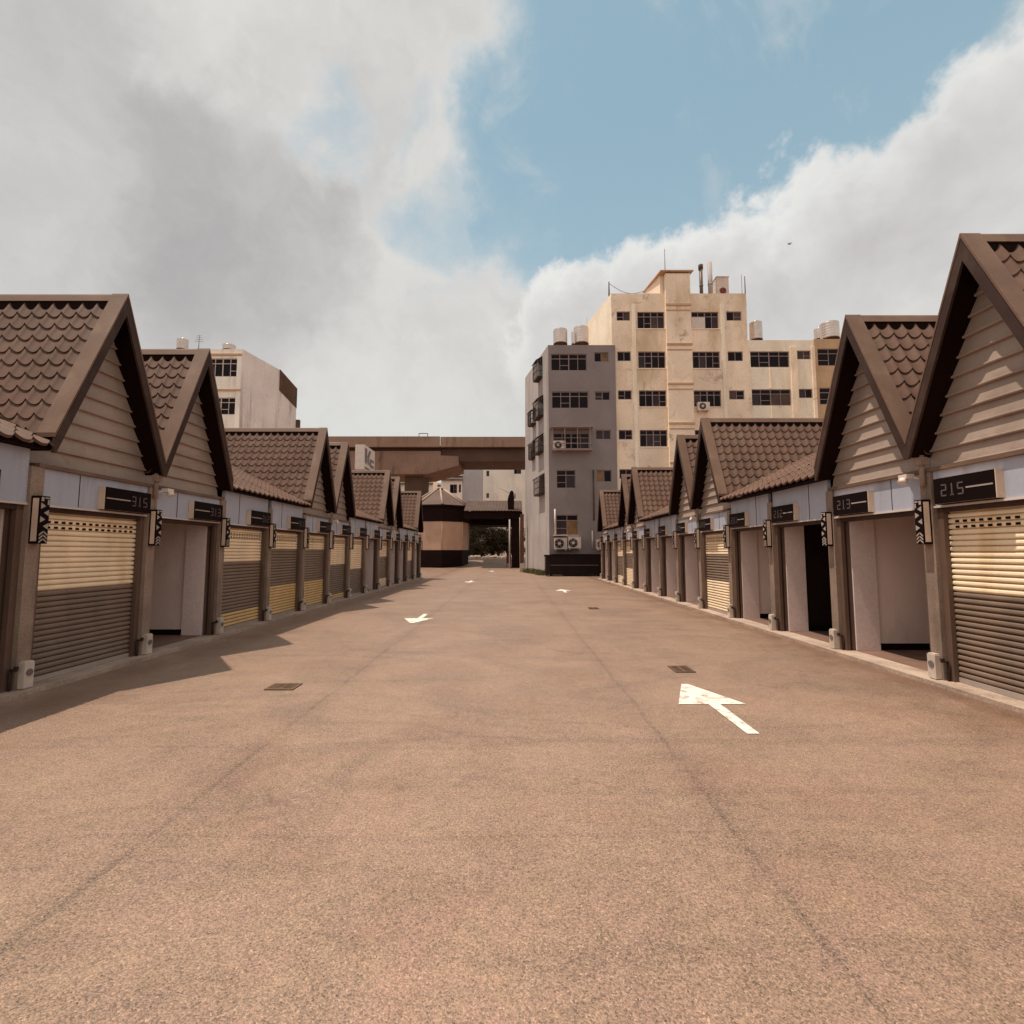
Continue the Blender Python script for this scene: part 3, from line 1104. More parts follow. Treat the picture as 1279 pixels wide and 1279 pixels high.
# tall cream house
cx0, cx1, czt = wx(765.5, YC, 500), wx(934.5, YC, 440), wz(366.5, YC)
cols = {'a': (771, 788), 'b': (797, 831), 'c': (865, 899), 'd': (909, 928)}
rows = [(389.5, 410.5, 389, 400.5), (439, 460, 439, 451), (487.5, 508, 487.5, 499), (537, 558, 537, 549), (586, 607, 586, 598), (636, 657, 636, 648)]
cw = []
for ri, (b0, b1, s0, s1) in enumerate(rows):
    for key, small in (('a', 1), ('b', 0), ('c', 0), ('d', 1)):
        u0, u1 = cols[key]
        z0, z1 = (wz(s1, YC), wz(s0, YC)) if small else (wz(b1, YC), wz(b0, YC))
        cw.append(((wx(u0, YC, 445), wx(u1, YC, 445), z0, z1), 2 if small else 4, small, ri, key))
cream = house('cream_house', 'tall cream rendered block with central bay and stained walls', cx0, cx1, czt, YC, 8.2, [w[0] for w in cw],
              [M['creamwall'], M['creamlow'], M['concrete']])
for r, c, small, ri, key in cw:
    window(cream, r, YC, c, not small)
    if ri == 0 and key == 'c':
        mb = MB()
        mb.box(r[0] - .02, (r[0] + r[1]) / 2 - .02, YC - .05, YC + .05, r[2] + .0, r[3] - .45)
        mb.build('white_board', M['white'], cream)
    if ri == 2 and key == 'c':
        ac_unit(cream, r[0] + .18, YC, r[2] - .36, .86, .62, .35)
# sills with drips
for r, c, small, ri, key in cw:
    if not small:
        mb = MB()
        mb.box(r[0] - .06, r[1] + .06, YC - .06, YC - .001, r[2] - .07, r[2] - .005)
        mb.build('sill', M['creamlow'], cream)
# central stair bay and penthouse
bx0, bx1 = wx(832, YC, 445), wx(863, YC, 445)
mb = MB()
mb.box(bx0, bx1, YC - .28, YC - .001, -.1, wz(344, YC))
mb.build('stair_bay', M['creamwall'], cream)
mb = MB()
for v in (383, 432, 481, 530, 579, 628):
    mb.box(bx0 - .02, bx1 + .03, YC - .36, YC - .285, wz(v + 1.2, YC), wz(v - 1.2, YC), 0)
    mb.box(bx0 + .0, bx1 - .0, YC - .31, YC - .285, wz(v + 7.5, YC), wz(v + 6.0, YC), 0)
mb.build('bay_ledges', M['tanwall'], cream)
px0, px1, pz0, pz1 = wx(825, YC, 350), wx(862, YC, 350), czt - .3, wz(342.5, YC)
mb = MB()
o2 = SK * 2.4
pts = [(px0, YC - .0), (px1, YC - .0), (px1 + o2, YC + 2.4), (px0 + o2, YC + 2.4)]
mb.prism([(p_[0], p_[1] + .19) for p_ in pts], 'z', pz0, pz1)
mb.build('penthouse', M['creamwall'], cream)
mb = MB()
pts = [(px0 - .12, YC - .42), (px1 + .12, YC - .42), (px1 + o2 + .1, YC + 2.75), (px0 + o2 - .1, YC + 2.75)]
mb.prism(pts, 'z', pz1 + .002, pz1 + .10)
mb.build('penthouse_roof', M['tanwall'], cream)
# shallow pilaster lines
mb = MB()
for u in (792.5, 904):
    xx = wx(u, YC, 445)
    mb.box(xx - .13, xx + .13, YC - .05, YC - .001, 0, czt - .9)
mb.build('pilasters', M['creamlow'], cream)

# lower cream house
lx0, lx1, lzt = cx1 + .004, wx(1018, YC, 440), wz(424, YC)
lw = []
for b0, b1, s0, s1 in ((438, 458, 437, 448), (485.5, 506, 485, 496.5), (535, 556, 535, 546)):
    lw.append(((wx(937, YC, 448), wx(987, YC, 448), wz(b1, YC), wz(b0, YC)), 4, 0))
    lw.append(((wx(997, YC, 448), wx(1014, YC, 448), wz(s1, YC), wz(s0, YC)), 2, 1))
lowh = house('cream_house', 'lower pale cream house with wide window bands beside the tall block', lx0, lx1, lzt, YC + .12, 8.2, [w[0] for w in lw],
             [M['creamlow'], M['creamlow'], M['concrete']])
for r, c, small in lw:
    window(lowh, r, YC + .12, c, not small)
mb = MB()
for u in (935.5, 962, 990, 994, 1016.5):
    xx = wx(u, YC, 448)
    w = .12 if u != 962 else .05
    if u == 962:
        for q in range(0, 3):
            zt_, zb_ = lw[q * 2][0][2] - .05, lw[q * 2 + 2][0][3] + .05 if q < 2 else 5
            mb.box(xx - w, xx + w, YC + .06, YC + .119, zb_, zt_)
    else:
        mb.box(xx - w, xx + w, YC + .02, YC + .119, 0, lzt - .55)
mb.build('pilasters', M['creamwall'], lowh)

# tan house
tx0, tx1, tzt = lx1 + .004, wx(1150, YC, 440), wz(423, YC)
tw = []
for b0, b1 in ((435, 456.5), (484, 505), (534, 555)):
    for u0, u1 in ((1022, 1050), (1066, 1100)):
        tw.append(((wx(u0, YC, 448), wx(u1, YC, 448), wz(b1, YC), wz(b0, YC)), 2, 0))
tan = house('tan_house', 'tan rendered house at the right end of the terrace, half hidden by a gable', tx0, tx1, tzt, YC + .06, 8.2, [w[0] for w in tw],
            [M['tanwall'], M['tanwall'], M['concrete']])
for r, c, small in tw:
    window(tan, r, YC + .06, c, True)

# off-white house on the left
wx0, wx1, wzt = wx(150, YC, 470), wx(301.5, YC, 470), wz(436, YC)
ww = []
for b0, b1 in ((447.5, 470.5), (496.5, 518)):
    for u0, u1 in ((258, 301 - 4.5),):
        ww.append(((wx(u0, YC, 470), wx(u1, YC, 470), wz(b1, YC), wz(b0, YC)), 4, 0))
wh = thing('white_house', 'off-white house with stained blank side wall behind the left stalls', 'apartment house')
mb = MB()
facade(mb, wx0, wx1, -.2, wzt, YC, [w[0] for w in ww])
S2 = .19
D1, D2 = 4.2, 6.6
zs1 = wzt - .05
zlow = wzt - 1.75
P2 = lambda t, z: (wx1 + S2 * t, YC + t, z)
mb.face([P2(0, -.2), P2(D2, -.2), P2(D2, wzt - .9), P2(D1, wzt), P2(0, wzt)], 1)
mb.face([P2(D2, -.2), P2(D2, wzt - .9), (wx0, YC + D2, wzt - .9), (wx0, YC + D2, -.2)], 1)
mb.face([(wx0, YC, wzt), P2(0, wzt), P2(D1, wzt), (wx0, YC + D1, wzt)], 2)
mb.face([P2(D1, wzt), P2(D2, wzt - .9), (wx0, YC + D2, wzt - .9), (wx0, YC + D1, wzt)], 2)
mb.build('wall', [M['whitefront'], M['whitewall'], M['concrete']], wh, fix=False)
for r, c, small in ww:
    window(wh, r, YC, c, True, 'wframel')
mb = MB()
for z in (wzt - .42, wz(487, YC)):
    mb.box(wx0, wx1 - .02, YC - .09, YC - .001, z - .09, z + .05)
mb.build('string_course', M['tanwall'], wh)
mb = MB()
mb.box(wx1 - .35, wx1 - .02, YC - .05, YC - .001, 0, wzt - .55)
mb.build('corner_pilaster', M['whitefront'], wh)
# rusty sheet screen at the back of the roof
mb = MB()
e = .03
q0 = [P2(D1 + .05, wzt - 1.75), P2(D2 + .01, wzt - 2.6), P2(D2 + .01, wzt - .82), P2(D1 + .05, wzt + .05)]
mb.face([(x + e, y, z) for x, y, z in q0])
mb.face([(x + .004, y, z) for x, y, z in reversed(q0)])
for i in range(4):
    j = (i + 1) % 4
    a_, b_ = q0[i], q0[j]
    mb.face([(a_[0] + e, a_[1], a_[2]), (b_[0] + e, b_[1], b_[2]), (b_[0] + .004, b_[1], b_[2]), (a_[0] + .004, a_[1], a_[2])])
mb.build('rusty_screen', M['rust'], wh)
mb = MB()
b_ = P2(D2, wz(524, YC + D2))
mb.box(b_[0] - .1, b_[0] + .28, b_[1] + .02, b_[1] + .3, b_[2] - 1.2, b_[2])
mb.build('vent_hood', M['stain'], wh)


# ------------------------------------------------------------------ things on the roofs
def tank(u0, u1, v0, v1, Y, zr, label):
    x0, x1 = wx(u0, Y, v0), wx(u1, Y, v0)
    r = (x1 - x0) / 2
    c = (x0 + x1) / 2
    z1 = wz(v0, Y)
    z0 = wz(v1, Y)
    t = thing('water_tank', label, 'water tank', (c, Y, zr), 'steel water tanks on the roofs')
    mb = MB()
    n = 28
    rows_ = 12
    prev = None
    h0, h1 = z0 - zr, z1 - zr
    for j in range(rows_ * 2 + 1):
        z = h0 + (h1 - h0) * .9 * j / (rows_ * 2)
        rr = r * (1.0 if j % 4 else .965)
        i0 = len(mb.v)
        for k in range(n):
            a_ = 2 * math.pi * k / n
            mb.v.append((rr * math.cos(a_), rr * math.sin(a_), z))
        if prev is not None:
            for k in range(n):
                q = (k + 1) % n
                mb.f.append((prev + k, prev + q, i0 + q, i0 + k))
                mb.m.append(0)
                mb.sm.append(True)
        prev = i0
    mb.tube((0, 0, h0 + (h1 - h0) * .9), (0, 0, h1), r * .98, r * .35, n)
    mb.tube((0, 0, h1), (0, 0, h1 + .05), r * .33, r * .3, 16)
    mb.build('tank_body', M['steel'], t)
    mb = MB()
    for k in range(4):
        a_ = math.pi / 4 + k * math.pi / 2
        mb.tube((r * .8 * math.cos(a_), r * .8 * math.sin(a_), 0), (r * .8 * math.cos(a_), r * .8 * math.sin(a_), h0), .035, None, 6)
    mb.tube((0, 0, h0 - .05), (0, 0, h0 + .002), r * 1.0, None, 20)
    mb.build('tank_stand', M['stain'], t)
    return t


zg, zc, zl, ztn, zw = gzt - .5, czt - .5, lzt - .5, tzt - .5, wzt
tank(691, 708.5, 411, 430, YG + 1.4, zg, 'steel water tank on the grey roof, nearest its left corner')
tank(716.5, 735, 408, 430, YG + 1.5, zg, 'steel water tank on the grey roof touching the cream side wall')
tank(713.5, 724, 414, 430, YG + 3.2, zg, 'small steel tank peeping out behind two tanks on grey roof')
tank(936, 951, 401.5, 425, YC + 1.3, zl, 'steel tank on the lower cream roof against the tall block')
tank(1025, 1046, 402.5, 424, YC + 1.3, ztn, 'large steel tank on the tan roof at right')
tank(1017, 1029, 410, 424, YC + 2.8, ztn, 'smaller steel tank behind the large one on tan roof')
tank(222, 235, 423.5, 437, YC + 1.6, zw, 'steel tank on the off-white roof just above the second left gable')
tank(279, 294, 431, 438, YC + 3.0, zw, 'low steel tank near the corner of the off-white roof')


def pole(u, v0, v1, Y, zb, label, r=.035, name='aerial_mast', cross=False):
    x = wx(u, Y, v0)
    t = thing(name, label, 'aerial', (x, Y, zb))
    mb = MB()
    h = wz(v0, Y) - zb
    mb.tube((0, 0, 0), (0, 0, h), r, r * .6, 6)
    mb.build('mast', M['stain'], t)
    if cross:
        mb = MB()
        for q in range(4):
            z = h * (.75 + .08 * q)
            mb.tube((-.35 + .06 * q, 0, z), (.35 - .06 * q, 0, z), .012, None, 5)
        mb.build('aerial_rods', M['stain'], t)


pole(830, 311, 342, YC + 1.0, pz1 + .1, 'thin aerial on the penthouse of the cream block', .03)
pole(760.5, 352, 368, YC + .6, zc, 'short dark mast at the left corner of the cream roof', .07)
pole(926, 343, 364, YC + 2.0, zc, 'thin aerial rod at the right end of the cream roof', .025)
pole(930, 345, 364, YC + 1.0, zc, 'thicker short mast at the right corner of the cream roof', .05)
pole(249, 419, 437, YC + 2.0, zw, 'small aerial with rods on the off-white roof', .03, cross=True)
pole(733, 396, 430, YG + 3.6, zg, 'fine wire aerial rising behind the grey roof tanks', .015)


mb = MB()
a0, b0 = Vector((wx(760.5, YC + .6, 354), YC + .6, wz(354, YC + .6))), Vector((wx(806, YC + 2.6, 362), YC + 2.6, wz(363, YC + 2.6)))
for q in range(10):
    f0, f1 = q / 10, (q + 1) / 10
    p_, q_ = a0.lerp(b0, f0), a0.lerp(b0, f1)
    p_.z -= .5 * math.sin(math.pi * f0)
    q_.z -= .5 * math.sin(math.pi * f1)
    mb.tube(p_, q_, .018, None, 5)
tag(mb.build('cable', M['stain']), 'thin sagging cable from the corner mast to the cream penthouse', 'cable')


def flue(u0, u1, v0, Y, label, cap):
    x0, x1 = wx(u0, Y, v0), wx(u1, Y, v0)
    r = (x1 - x0) / 2
    t = thing('chimney_flue', label, 'chimney', ((x0 + x1) / 2, Y, zc), 'flue pipes on the cream roof')
    h = wz(v0, Y) - zc
    mb = MB()
    mb.tube((0, 0, 0), (0, 0, h), r * .85, None, 14)
    mb.tube((0, 0, h * .5), (0, 0, h * .53), r * .95, None, 14)
    mb.build('flue_pipe', M['rail'] if cap else M['greyside'], t)
    mb = MB()
    if cap:
        mb.tube((0, 0, h * .9), (0, 0, h + .03), r * 1.15, None, 14)
    else:
        mb.tube((0, 0, .0), (0, 0, h * .27), r * 1.5, r * 1.1, 14)
    mb.build('flue_cap' if cap else 'flue_base', M['stain'], t)


flue(872.5, 877.5, 331.5, YC + 1.2, 'thin dark-capped flue pipe on the cream roof', True)
flue(883, 889.5, 328, YC + 1.2, 'thicker grey flue pipe on the cream roof', False)
t = thing('vent_box', 'pale boxy vent unit with round fan on the cream roof', 'vent unit', (wx(895, YC + 1.2, 350), YC + 1.2, zc))
mb = MB()
hh = wz(346, YC + 1.2) - zc
ww_ = wx(910, YC + 1.2, 350) - wx(895, YC + 1.2, 350)
mb.box(0, ww_, 0, .8, .25, hh)
mb.box(-.04, ww_ + .04, -.05, .85, hh + .001, hh + .05)
for xx in (.05, ww_ - .13):
    mb.box(xx, xx + .08, .05, .75, 0, .249)
mb.build('case', M['ac'], t)
mb = MB()
mb.tube((ww_ / 2, -.002, .25 + (hh - .25) * .5), (ww_ / 2, -.03, .25 + (hh - .25) * .5), .26, None, 20)
mb.build('fan', M['red'], t)

# ------------------------------------------------------------------ gateway, kiosk, bin, viaduct
# octagonal kiosk
KX, KY, KR = -7.42, 50.4, 2.98
kg = gz(KX, KY - 2.6)
kt = thing('kiosk', 'octagonal kiosk with tan boards and tiled roof beyond left stalls', 'kiosk', (KX, KY, 0))
ang = [R(-90 + 12.5 + 45 * i) for i in range(8)]


def octp(r, z):
    return [(r * math.cos(a_), r * math.sin(a_), z) for a_ in ang]


def octband(r0, z0, r1, z1, mm, name, fix=True):
    mb = MB()
    a_, b_ = octp(r0, z0), octp(r1, z1)
    for i in range(8):
        j = (i + 1) % 8
        mb.face([a_[i], a_[j], b_[j], b_[i]])
    mb.face(list(reversed(a_)))
    mb.face(b_)
    return mb.build(name, mm, kt)


fy = KY - 2.95
octband(KR, -.2, KR, wz(687, fy), M['kioskdark'], 'base_panel')
tb = octband(KR - .02, wz(687, fy), KR - .02, wz(651, fy), M['kiosktan'], 'board_wall')
octband(KR + .02, wz(651, fy), KR + .02, wz(632, fy), M['kioskdark'], 'upper_panel')
octband(KR + .30, wz(632, fy), KR + .30, wz(630, fy), M['kioskdark'], 'eave')
octband(KR + .28, wz(630, fy) + .002, .35, wz(611, KY), M['kioskroof'], 'roof')
for i in range(8):
    mb = MB()
    p0 = Vector(octp(KR + .28, wz(630, fy) + .05)[i])
    p1 = Vector(octp(.35, wz(611, KY) + .03)[i])
    mb.tube(p0, p1, .11, .09, 6)
    mb.build('ridge_tile', M['ridge'], kt)
mb = MB()
mb.tube((0, 0, wz(611, KY)), (0, 0, wz(609, KY)), .5, .4, 8)
mb.build('finial', M['ridge'], kt)
# corner battens on the boarded wall
for i in range(8):
    mb = MB()
    a_ = ang[i]
    p0 = ((KR + .0) * math.cos(a_), (KR + .0) * math.sin(a_), wz(687, fy) + .01)
    mb.tube(p0, (p0[0], p0[1], wz(651, fy) - .01), .07, None, 6)
    mb.build('corner_batten', M['kiosktan'], kt)

# gateway roof between the kiosk and the grey house
gt = thing('gateway', 'dark covered gateway with tiled roof beside the octagonal kiosk', 'gateway', (0, 47, 0))
mb = MB()
GX0, GX1 = -4.6, 1.0
zE, zR_ = wz(638, 47.0), wz(625.5, 50.5)
lr2 = math.hypot(3.5, zR_ - zE)
tile_sheet(mb, (GX0, 3.5, zR_), (1, 0, 0), (0, -3.5 / lr2, -(zR_ - zE) / lr2), (0, -(zR_ - zE) / lr2, 3.5 / lr2), GX1 - GX0, lr2, .3, .42)
mb.face([(GX0, 3.5, zR_), (GX1, 3.5, zR_), (GX1, 11.6, zE - .1), (GX0, 11.6, zE - .1)])
mb.face([(GX0, .05, zE - .05), (GX1, .05, zE - .05), (GX1, 11.6, zE - .15), (GX0, 11.6, zE - .15)])
mb.build('roof', M['kioskroof'], gt, fix=False)
mb = MB()
mb.box(-10.5, GX1 - .02, 7.6, 12.6, zE - .95, zE - .2)  # slab added to shade the gateway ground and cover the view behind
mb.build('added_shade_slab', M['kioskdark'], gt)
mb = MB()
mb.box(GX0, GX1, .25, .55, wz(648, 47.2), zE - .06)
mb.build('beam', M['kioskdark'], gt)
mb = MB()
mb.box(GX0, GX1, 6.9, 7.2, wz(648, 47.2), zE - .06)
mb.build('beam', M['kioskdark'], gt)
mb = MB()
p = at(644, 690, 47.6)
mb.box(p.x - .38, p.x + .50, .56, 1.5, -.1, zE - .06)
mb.build('pier', M['kioskdark'], gt)
mb = MB()
p = at(636.5, 690, 47.2)
mb.tube((p.x, -.15, 0), (p.x, -.15, wz(649, 47)), .07, None, 8)
mb.build('conduit', M['greyside'], gt)
pp = thing('gate_post', 'brown timber post on white concrete base left of the grey house', 'post', (.86, 42.0, 0))
mb = MB()
mb.box(-.15, .15, -.15, .15, .72, wz(642, 42))
mb.build('timber', M['wood'], pp)
mb = MB()
mb.box(-.2, .2, -.2, .2, -.1, .72)
mb.build('base', M['socket'], pp)
mb = MB()
mb.tube((-.2, -.18, .72), (-.2, -.18, 4.6), .035, None, 6)
mb.build('pipe', M['ridge'], pp)
# lamp standing above the gateway
lt = thing('street_lamp', 'dark hooded lamp rising above the gateway roof with thin arm', 'lamp', (wx(637.5, 47.2, 620), 47.4, 0))
zb_, zt_ = wz(640, 46.6), wz(611.5, 46.6)
mb = MB()
mb.tube((.0, 0, wz(647, 47.2)), (.0, 0, zb_ + .3), .07, .06, 8)
mb.build('pole', M['kioskdark'], lt)
mb = MB()
prof = [(-.22, zb_), (.0, zb_), (.02, zb_ + .45), (.10, zb_ + .45), (.12, zb_), (.33, zb_), (.36, zb_ + .9), (.36, zb_ + 1.5), (.30, zt_ - .12), (.12, zt_), (-.02, zt_ - .1), (-.2, zt_ - .6), (-.28, zt_ - 1.0)]
mb.prism(prof, 'y', -.18, .18)
mb.build('hood', M['kioskdark'], lt)
mb = MB()
mb.tube((-.1, 0, zt_ - .25), (-1.15, 0, wz(607.5, 46.6)), .03, .025, 6)
mb.box(.36, .52, -.12, .12, zt_ - .75, zt_ - .3)
mb.build('arm', M['greyside'], lt)
# red board by the pier
rb = thing('notice_board', 'small dark red notice board at the foot of the gateway pier', 'notice board', (wx(635.5, 48.2, 690), 48.2, gz(0, 48.2)))
mb = MB()
mb.box(-.24, .24, -.03, .03, .35, 1.15)
mb.build('panel', M['red'], rb)
mb = MB()
for xx in (-.2, .2):
    mb.tube((xx, .05, 0), (xx, .05, 1.4), .03, None, 6)
mb.build('legs', M['greyside'], rb)

# black waste bin in front of the grey house
bt = thing('waste_container', 'long black waste container in front of the grey house', 'container', (wx(718, 34.0, 705), 34.6, 0))
bw = (wx(756, 34, 705) - wx(684, 34, 705)) / 2
mb = MB()
mb.prism([(-bw, -.62), (-bw + .25, -.78), (bw, -.78), (bw, .8), (-bw, .8)], 'z', .12, 1.35)
mb.build('body', M['binm'], bt)
mb = MB()
mb.prism([(-bw - .05, -.65), (-bw + .22, -.84), (bw + .05, -.84), (bw + .05, .85), (-bw - .05, .85)], 'z', 1.352, 1.47)
mb.box(-bw + .4, bw - .1, -.75, .75, 1.472, 1.52)
mb.build('lid', M['kioskdark'], bt)
for i in range(5):
    mb = MB()
    xx = -bw + .45 + i * (2 * bw - .7) / 4
    mb.box(xx - .05, xx + .05, -.83, -.782, .15, 1.34)
    mb.build('rib', M['binm'], bt)
mb = MB()
mb.box(-bw + .3, bw - .4, -.86, -.835, .74, .79)
mb.build('rim_rail', M['rail'], bt)
for xx in (-bw + .4, bw - .4):
    for yy in (-.55, .55):
        mb = MB()
        mb.tube((xx - .04, yy, .085), (xx + .04, yy, .085), .085, None, 14)
        mb.build('wheel', M['hole'], bt)

# viaduct
YV = 66.0
vt = thing('viaduct', 'brown concrete viaduct crossing behind the kiosk and gateway', 'viaduct', (0, YV, 0))
DZ = lambda v: wz(v, YV)
VW = 9.0
jx = wx(549.5, YV, 560)
mb = MB()
mb.box(-90, jx - .05, 0, .35, DZ(558), DZ(545))
mb.build('parapet', M['concrete'], vt)
mb = MB()
mb.box(jx + .05, 70, 0, .35, DZ(558), DZ(545.5))
mb.build('parapet', M['concrete'], vt)
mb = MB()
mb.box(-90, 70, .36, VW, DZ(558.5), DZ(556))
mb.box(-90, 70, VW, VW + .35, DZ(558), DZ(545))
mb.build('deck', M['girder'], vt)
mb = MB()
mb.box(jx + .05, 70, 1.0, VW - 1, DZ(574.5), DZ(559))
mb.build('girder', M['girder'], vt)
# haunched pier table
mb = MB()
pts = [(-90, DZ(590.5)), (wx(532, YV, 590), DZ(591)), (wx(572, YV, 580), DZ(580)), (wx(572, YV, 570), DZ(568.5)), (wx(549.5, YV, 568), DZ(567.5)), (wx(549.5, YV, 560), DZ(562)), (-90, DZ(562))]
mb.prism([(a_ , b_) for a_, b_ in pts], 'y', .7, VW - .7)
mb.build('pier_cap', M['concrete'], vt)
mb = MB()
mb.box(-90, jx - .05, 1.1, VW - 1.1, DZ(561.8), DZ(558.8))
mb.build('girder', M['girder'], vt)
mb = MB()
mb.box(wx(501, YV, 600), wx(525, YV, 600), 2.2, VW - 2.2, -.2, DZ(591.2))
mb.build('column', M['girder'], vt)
mb = MB()
for u in (523, 534):
    xx = wx(u, YV, 541)
    mb.tube((xx, .2, DZ(545)), (xx, .2, DZ(541)), .05, None, 6)
mb.tube((wx(523, YV, 541), .2, DZ(541)), (wx(534, YV, 541), .2, DZ(541)), .05, None, 6)
mb.build('handrail', M['stain'], vt)

# lettered box sign on a pole beyond the left stalls
YS = 33.2
sx0, sx1 = wx(443.5, YS, 570), wx(455, YS, 570)
st_ = thing('box_sign', 'white box sign with dark letters above the left roofs', 'sign', (sx1, YS, 0))
zt_, zb_ = wz(555, YS), wz(586, YS)
L_ = 2.55
skx = .0
mb = MB()
mb.box(sx0 - sx1, 0, 0, L_, zb_, zt_)
mb.build('case', M['white'], st_)
mb = MB()
mb.tube(((sx0 - sx1) / 2, L_ / 2, 0), ((sx0 - sx1) / 2, L_ / 2, zb_), .08, None, 8)
mb.build('pole', M['stain'], st_)
mb = MB()
hz_ = zt_ - zb_
def lt_poly(pts):
    mb.prism([(p_[0] * L_, zb_ + p_[1] * hz_) for p_ in pts], 'x', .003, .02)
lt_poly([(.06, .28), (.24, .28), (.24, .88), (.06, .88)])
lt_poly([(.26, .56), (.44, .88), (.62, .88), (.40, .50)])
lt_poly([(.28, .50), (.40, .50), (.46, .28), (.32, .28)])
lt_poly([(.50, .22), (.90, .22), (.90, .34), (.64, .34), (.64, .46), (.90, .46), (.90, .56), (.50, .56)])
lt_poly([(.06, .04), (.94, .04), (.94, .12), (.06, .12)])
mb.build('lettering', M['emblem'], st_)

# houses beyond the viaduct
YF = 96.0
def far_house(label, u0, u1, v0, mm, wins, bands=(), Y=YF):
    X0, X1, ZT = wx(u0, Y, 600), wx(u1, Y, 600), wz(v0, Y)
    holes = [(wx(a_, Y, 600), wx(b_, Y, 600), wz(d_, Y), wz(c_, Y)) for a_, b_, c_, d_ in wins]
    t = house('far_house', label, X0, X1, ZT, Y, 9.0, holes, [mm, mm, M['concrete']], sk=0.0)
    for h_ in holes:
        window(t, h_, Y, 2, False)
    if bands:
        mb = MB()
        for a_, b_ in bands:
            mb.box(X0 - .01, X1 + .05, Y - .5, Y - .001, wz(b_, Y), wz(a_, Y))
        mb.build('balcony_slab', M['stain'], t)
    return t


far_house('white far house with dark balcony bands just above the kiosk roof', 500, 541, 597, M['farwhite'], [(524, 532, 606, 614)], ((599, 600.5), (604, 605)))
far_house('white far house with two square windows right of the kiosk roof', 551, 577.5, 592, M['farwhite'], [(562, 571, 605, 616), (573, 576, 605, 615)], ((594.5, 596), (599, 600)))
far_house('pale far house set back between two white far houses', 541.3, 550.7, 603, M['whitewall'], [(543, 548, 613, 619)], ((606, 607.5),), YF + 6)
far_house('blue-grey far building with blank wall under the viaduct', 577.8, 602.7, 570, M['bluewall'], [])
far_house('tall off-white far building with small windows under the viaduct', 603, 680, 560, M['farwhite'], [(607.5, 611, 588, 595), (607.5, 611, 616, 622), (642, 651, 580, 592)])
# thin pipes on the far walls
far_house('low lilac far wall seen through the gateway', 560, 597, 655, M['bluewall'], [], (), 84)


# ------------------------------------------------------------------ planting
def bush(x, y, z, rx, rz, n, label, seed, name='shrub', group='shrubs beyond the gateway'):
    rnd = random.Random(seed)
    t = thing(name, label, 'shrub', (x, y, z), group)
    mb = MB()
    branches = []
    for i in range(7):
        a_ = rnd.uniform(0, 6.28)
        tip = (rx * .7 * math.cos(a_), rx * .7 * math.sin(a_), rz * rnd.uniform(.9, 1.6))
        mid = (tip[0] * .35, tip[1] * .35, tip[2] * .55)
        mb.tube((0, 0, 0), mid, .08, .05, 6)
        mb.tube(mid, tip, .05, .02, 6)
        branches.append(tip)
    mb.build('stems', M['wood'], t)
    mb = MB()
    cl = []
    for i in range(22):
        a_ = rnd.uniform(0, 6.28)
        rr = rx * math.sqrt(rnd.random()) * .85
        cl.append((rr * math.cos(a_), rr * math.sin(a_), rz * (.25 + 1.6 * rnd.random() * (1 - .4 * rr / rx)), rnd.uniform(.3, .6) * rx * .75))
    for i in range(n):
        c = rnd.choice(cl)
        d = Vector((rnd.gauss(0, 1), rnd.gauss(0, 1), rnd.gauss(0, 1))).normalized() * c[3] * rnd.random() ** .4
        p_ = Vector(c[:3]) + d
        if p_.z < .05:
            continue
        u_ = Vector((rnd.gauss(0, 1), rnd.gauss(0, 1), rnd.gauss(0, .6))).normalized()
        w_ = u_.orthogonal().normalized()
        w_ = (w_ * math.cos(rnd.random() * 6) + u_.cross(w_) * math.sin(rnd.random() * 6))
        s_ = rnd.uniform(.09, .2)
        mb.face([p_ - u_ * s_, p_ + w_ * s_ * .45, p_ + u_ * s_, p_ - w_ * s_ * .45])
    mb.build('foliage', M['leaf'], t, fix=False)


bush(-4.1, 68, .9, 1.9, 2.5, 3600, 'tall olive shrub nearest the kiosk, seen through the gateway', 1)
bush(-1.9, 69, .9, 1.9, 2.4, 3400, 'brownish shrub in the middle of the gateway opening', 2)
bush(.4, 68, .9, 1.8, 2.3, 3200, 'dark shrub behind the gateway pier', 3)
bush(-6.4, 70, .9, 1.9, 2.4, 3400, 'low dark shrub behind the kiosk edge', 4)
bush(-5.0, 73, .9, 2.8, 3.3, 5200, 'broad dark shrub farthest back at left of the gateway opening', 5)
bush(-.6, 73, .9, 3.0, 3.5, 5200, 'broad dark shrub farthest back at right of the gateway opening', 6)

rnd = random.Random(5)
for i in range(11):
    x = -5.0 + i * .48 + rnd.uniform(-.1, .1)
    y = 61.5 + rnd.uniform(-.3, .3)
    s_ = rnd.uniform(.16, .28)
    mb = MB()
    n_ = 9
    prev = None
    rows_ = 5
    for j in range(rows_ + 1):
        ph = math.pi * j / rows_
        i0 = len(mb.v)
        for k in range(n_):
            a_ = 2 * math.pi * k / n_
            q = 1 + .25 * mnoise.noise(Vector((i * 3 + math.cos(a_) * 1.3, math.sin(a_) * 1.3, ph)))
            mb.v.append((math.sin(ph) * math.cos(a_) * s_ * q * 1.2, math.sin(ph) * math.sin(a_) * s_ * q, -math.cos(ph) * s_ * .75 * q + s_ * .6))
        if prev is not None:
            for k in range(n_):
                q = (k + 1) % n_
                mb.f.append((prev + k, prev + q, i0 + q, i0 + k))
                mb.m.append(0)
                mb.sm.append(False)
        prev = i0
    o = mb.build('edging_stone', M['stone'])
    o.location = (x, y, gz(x, y))
    tag(o, 'pale rough stone in the row edging the shrubs beyond the gateway', 'stone', 'edging stones in front of the shrubs')

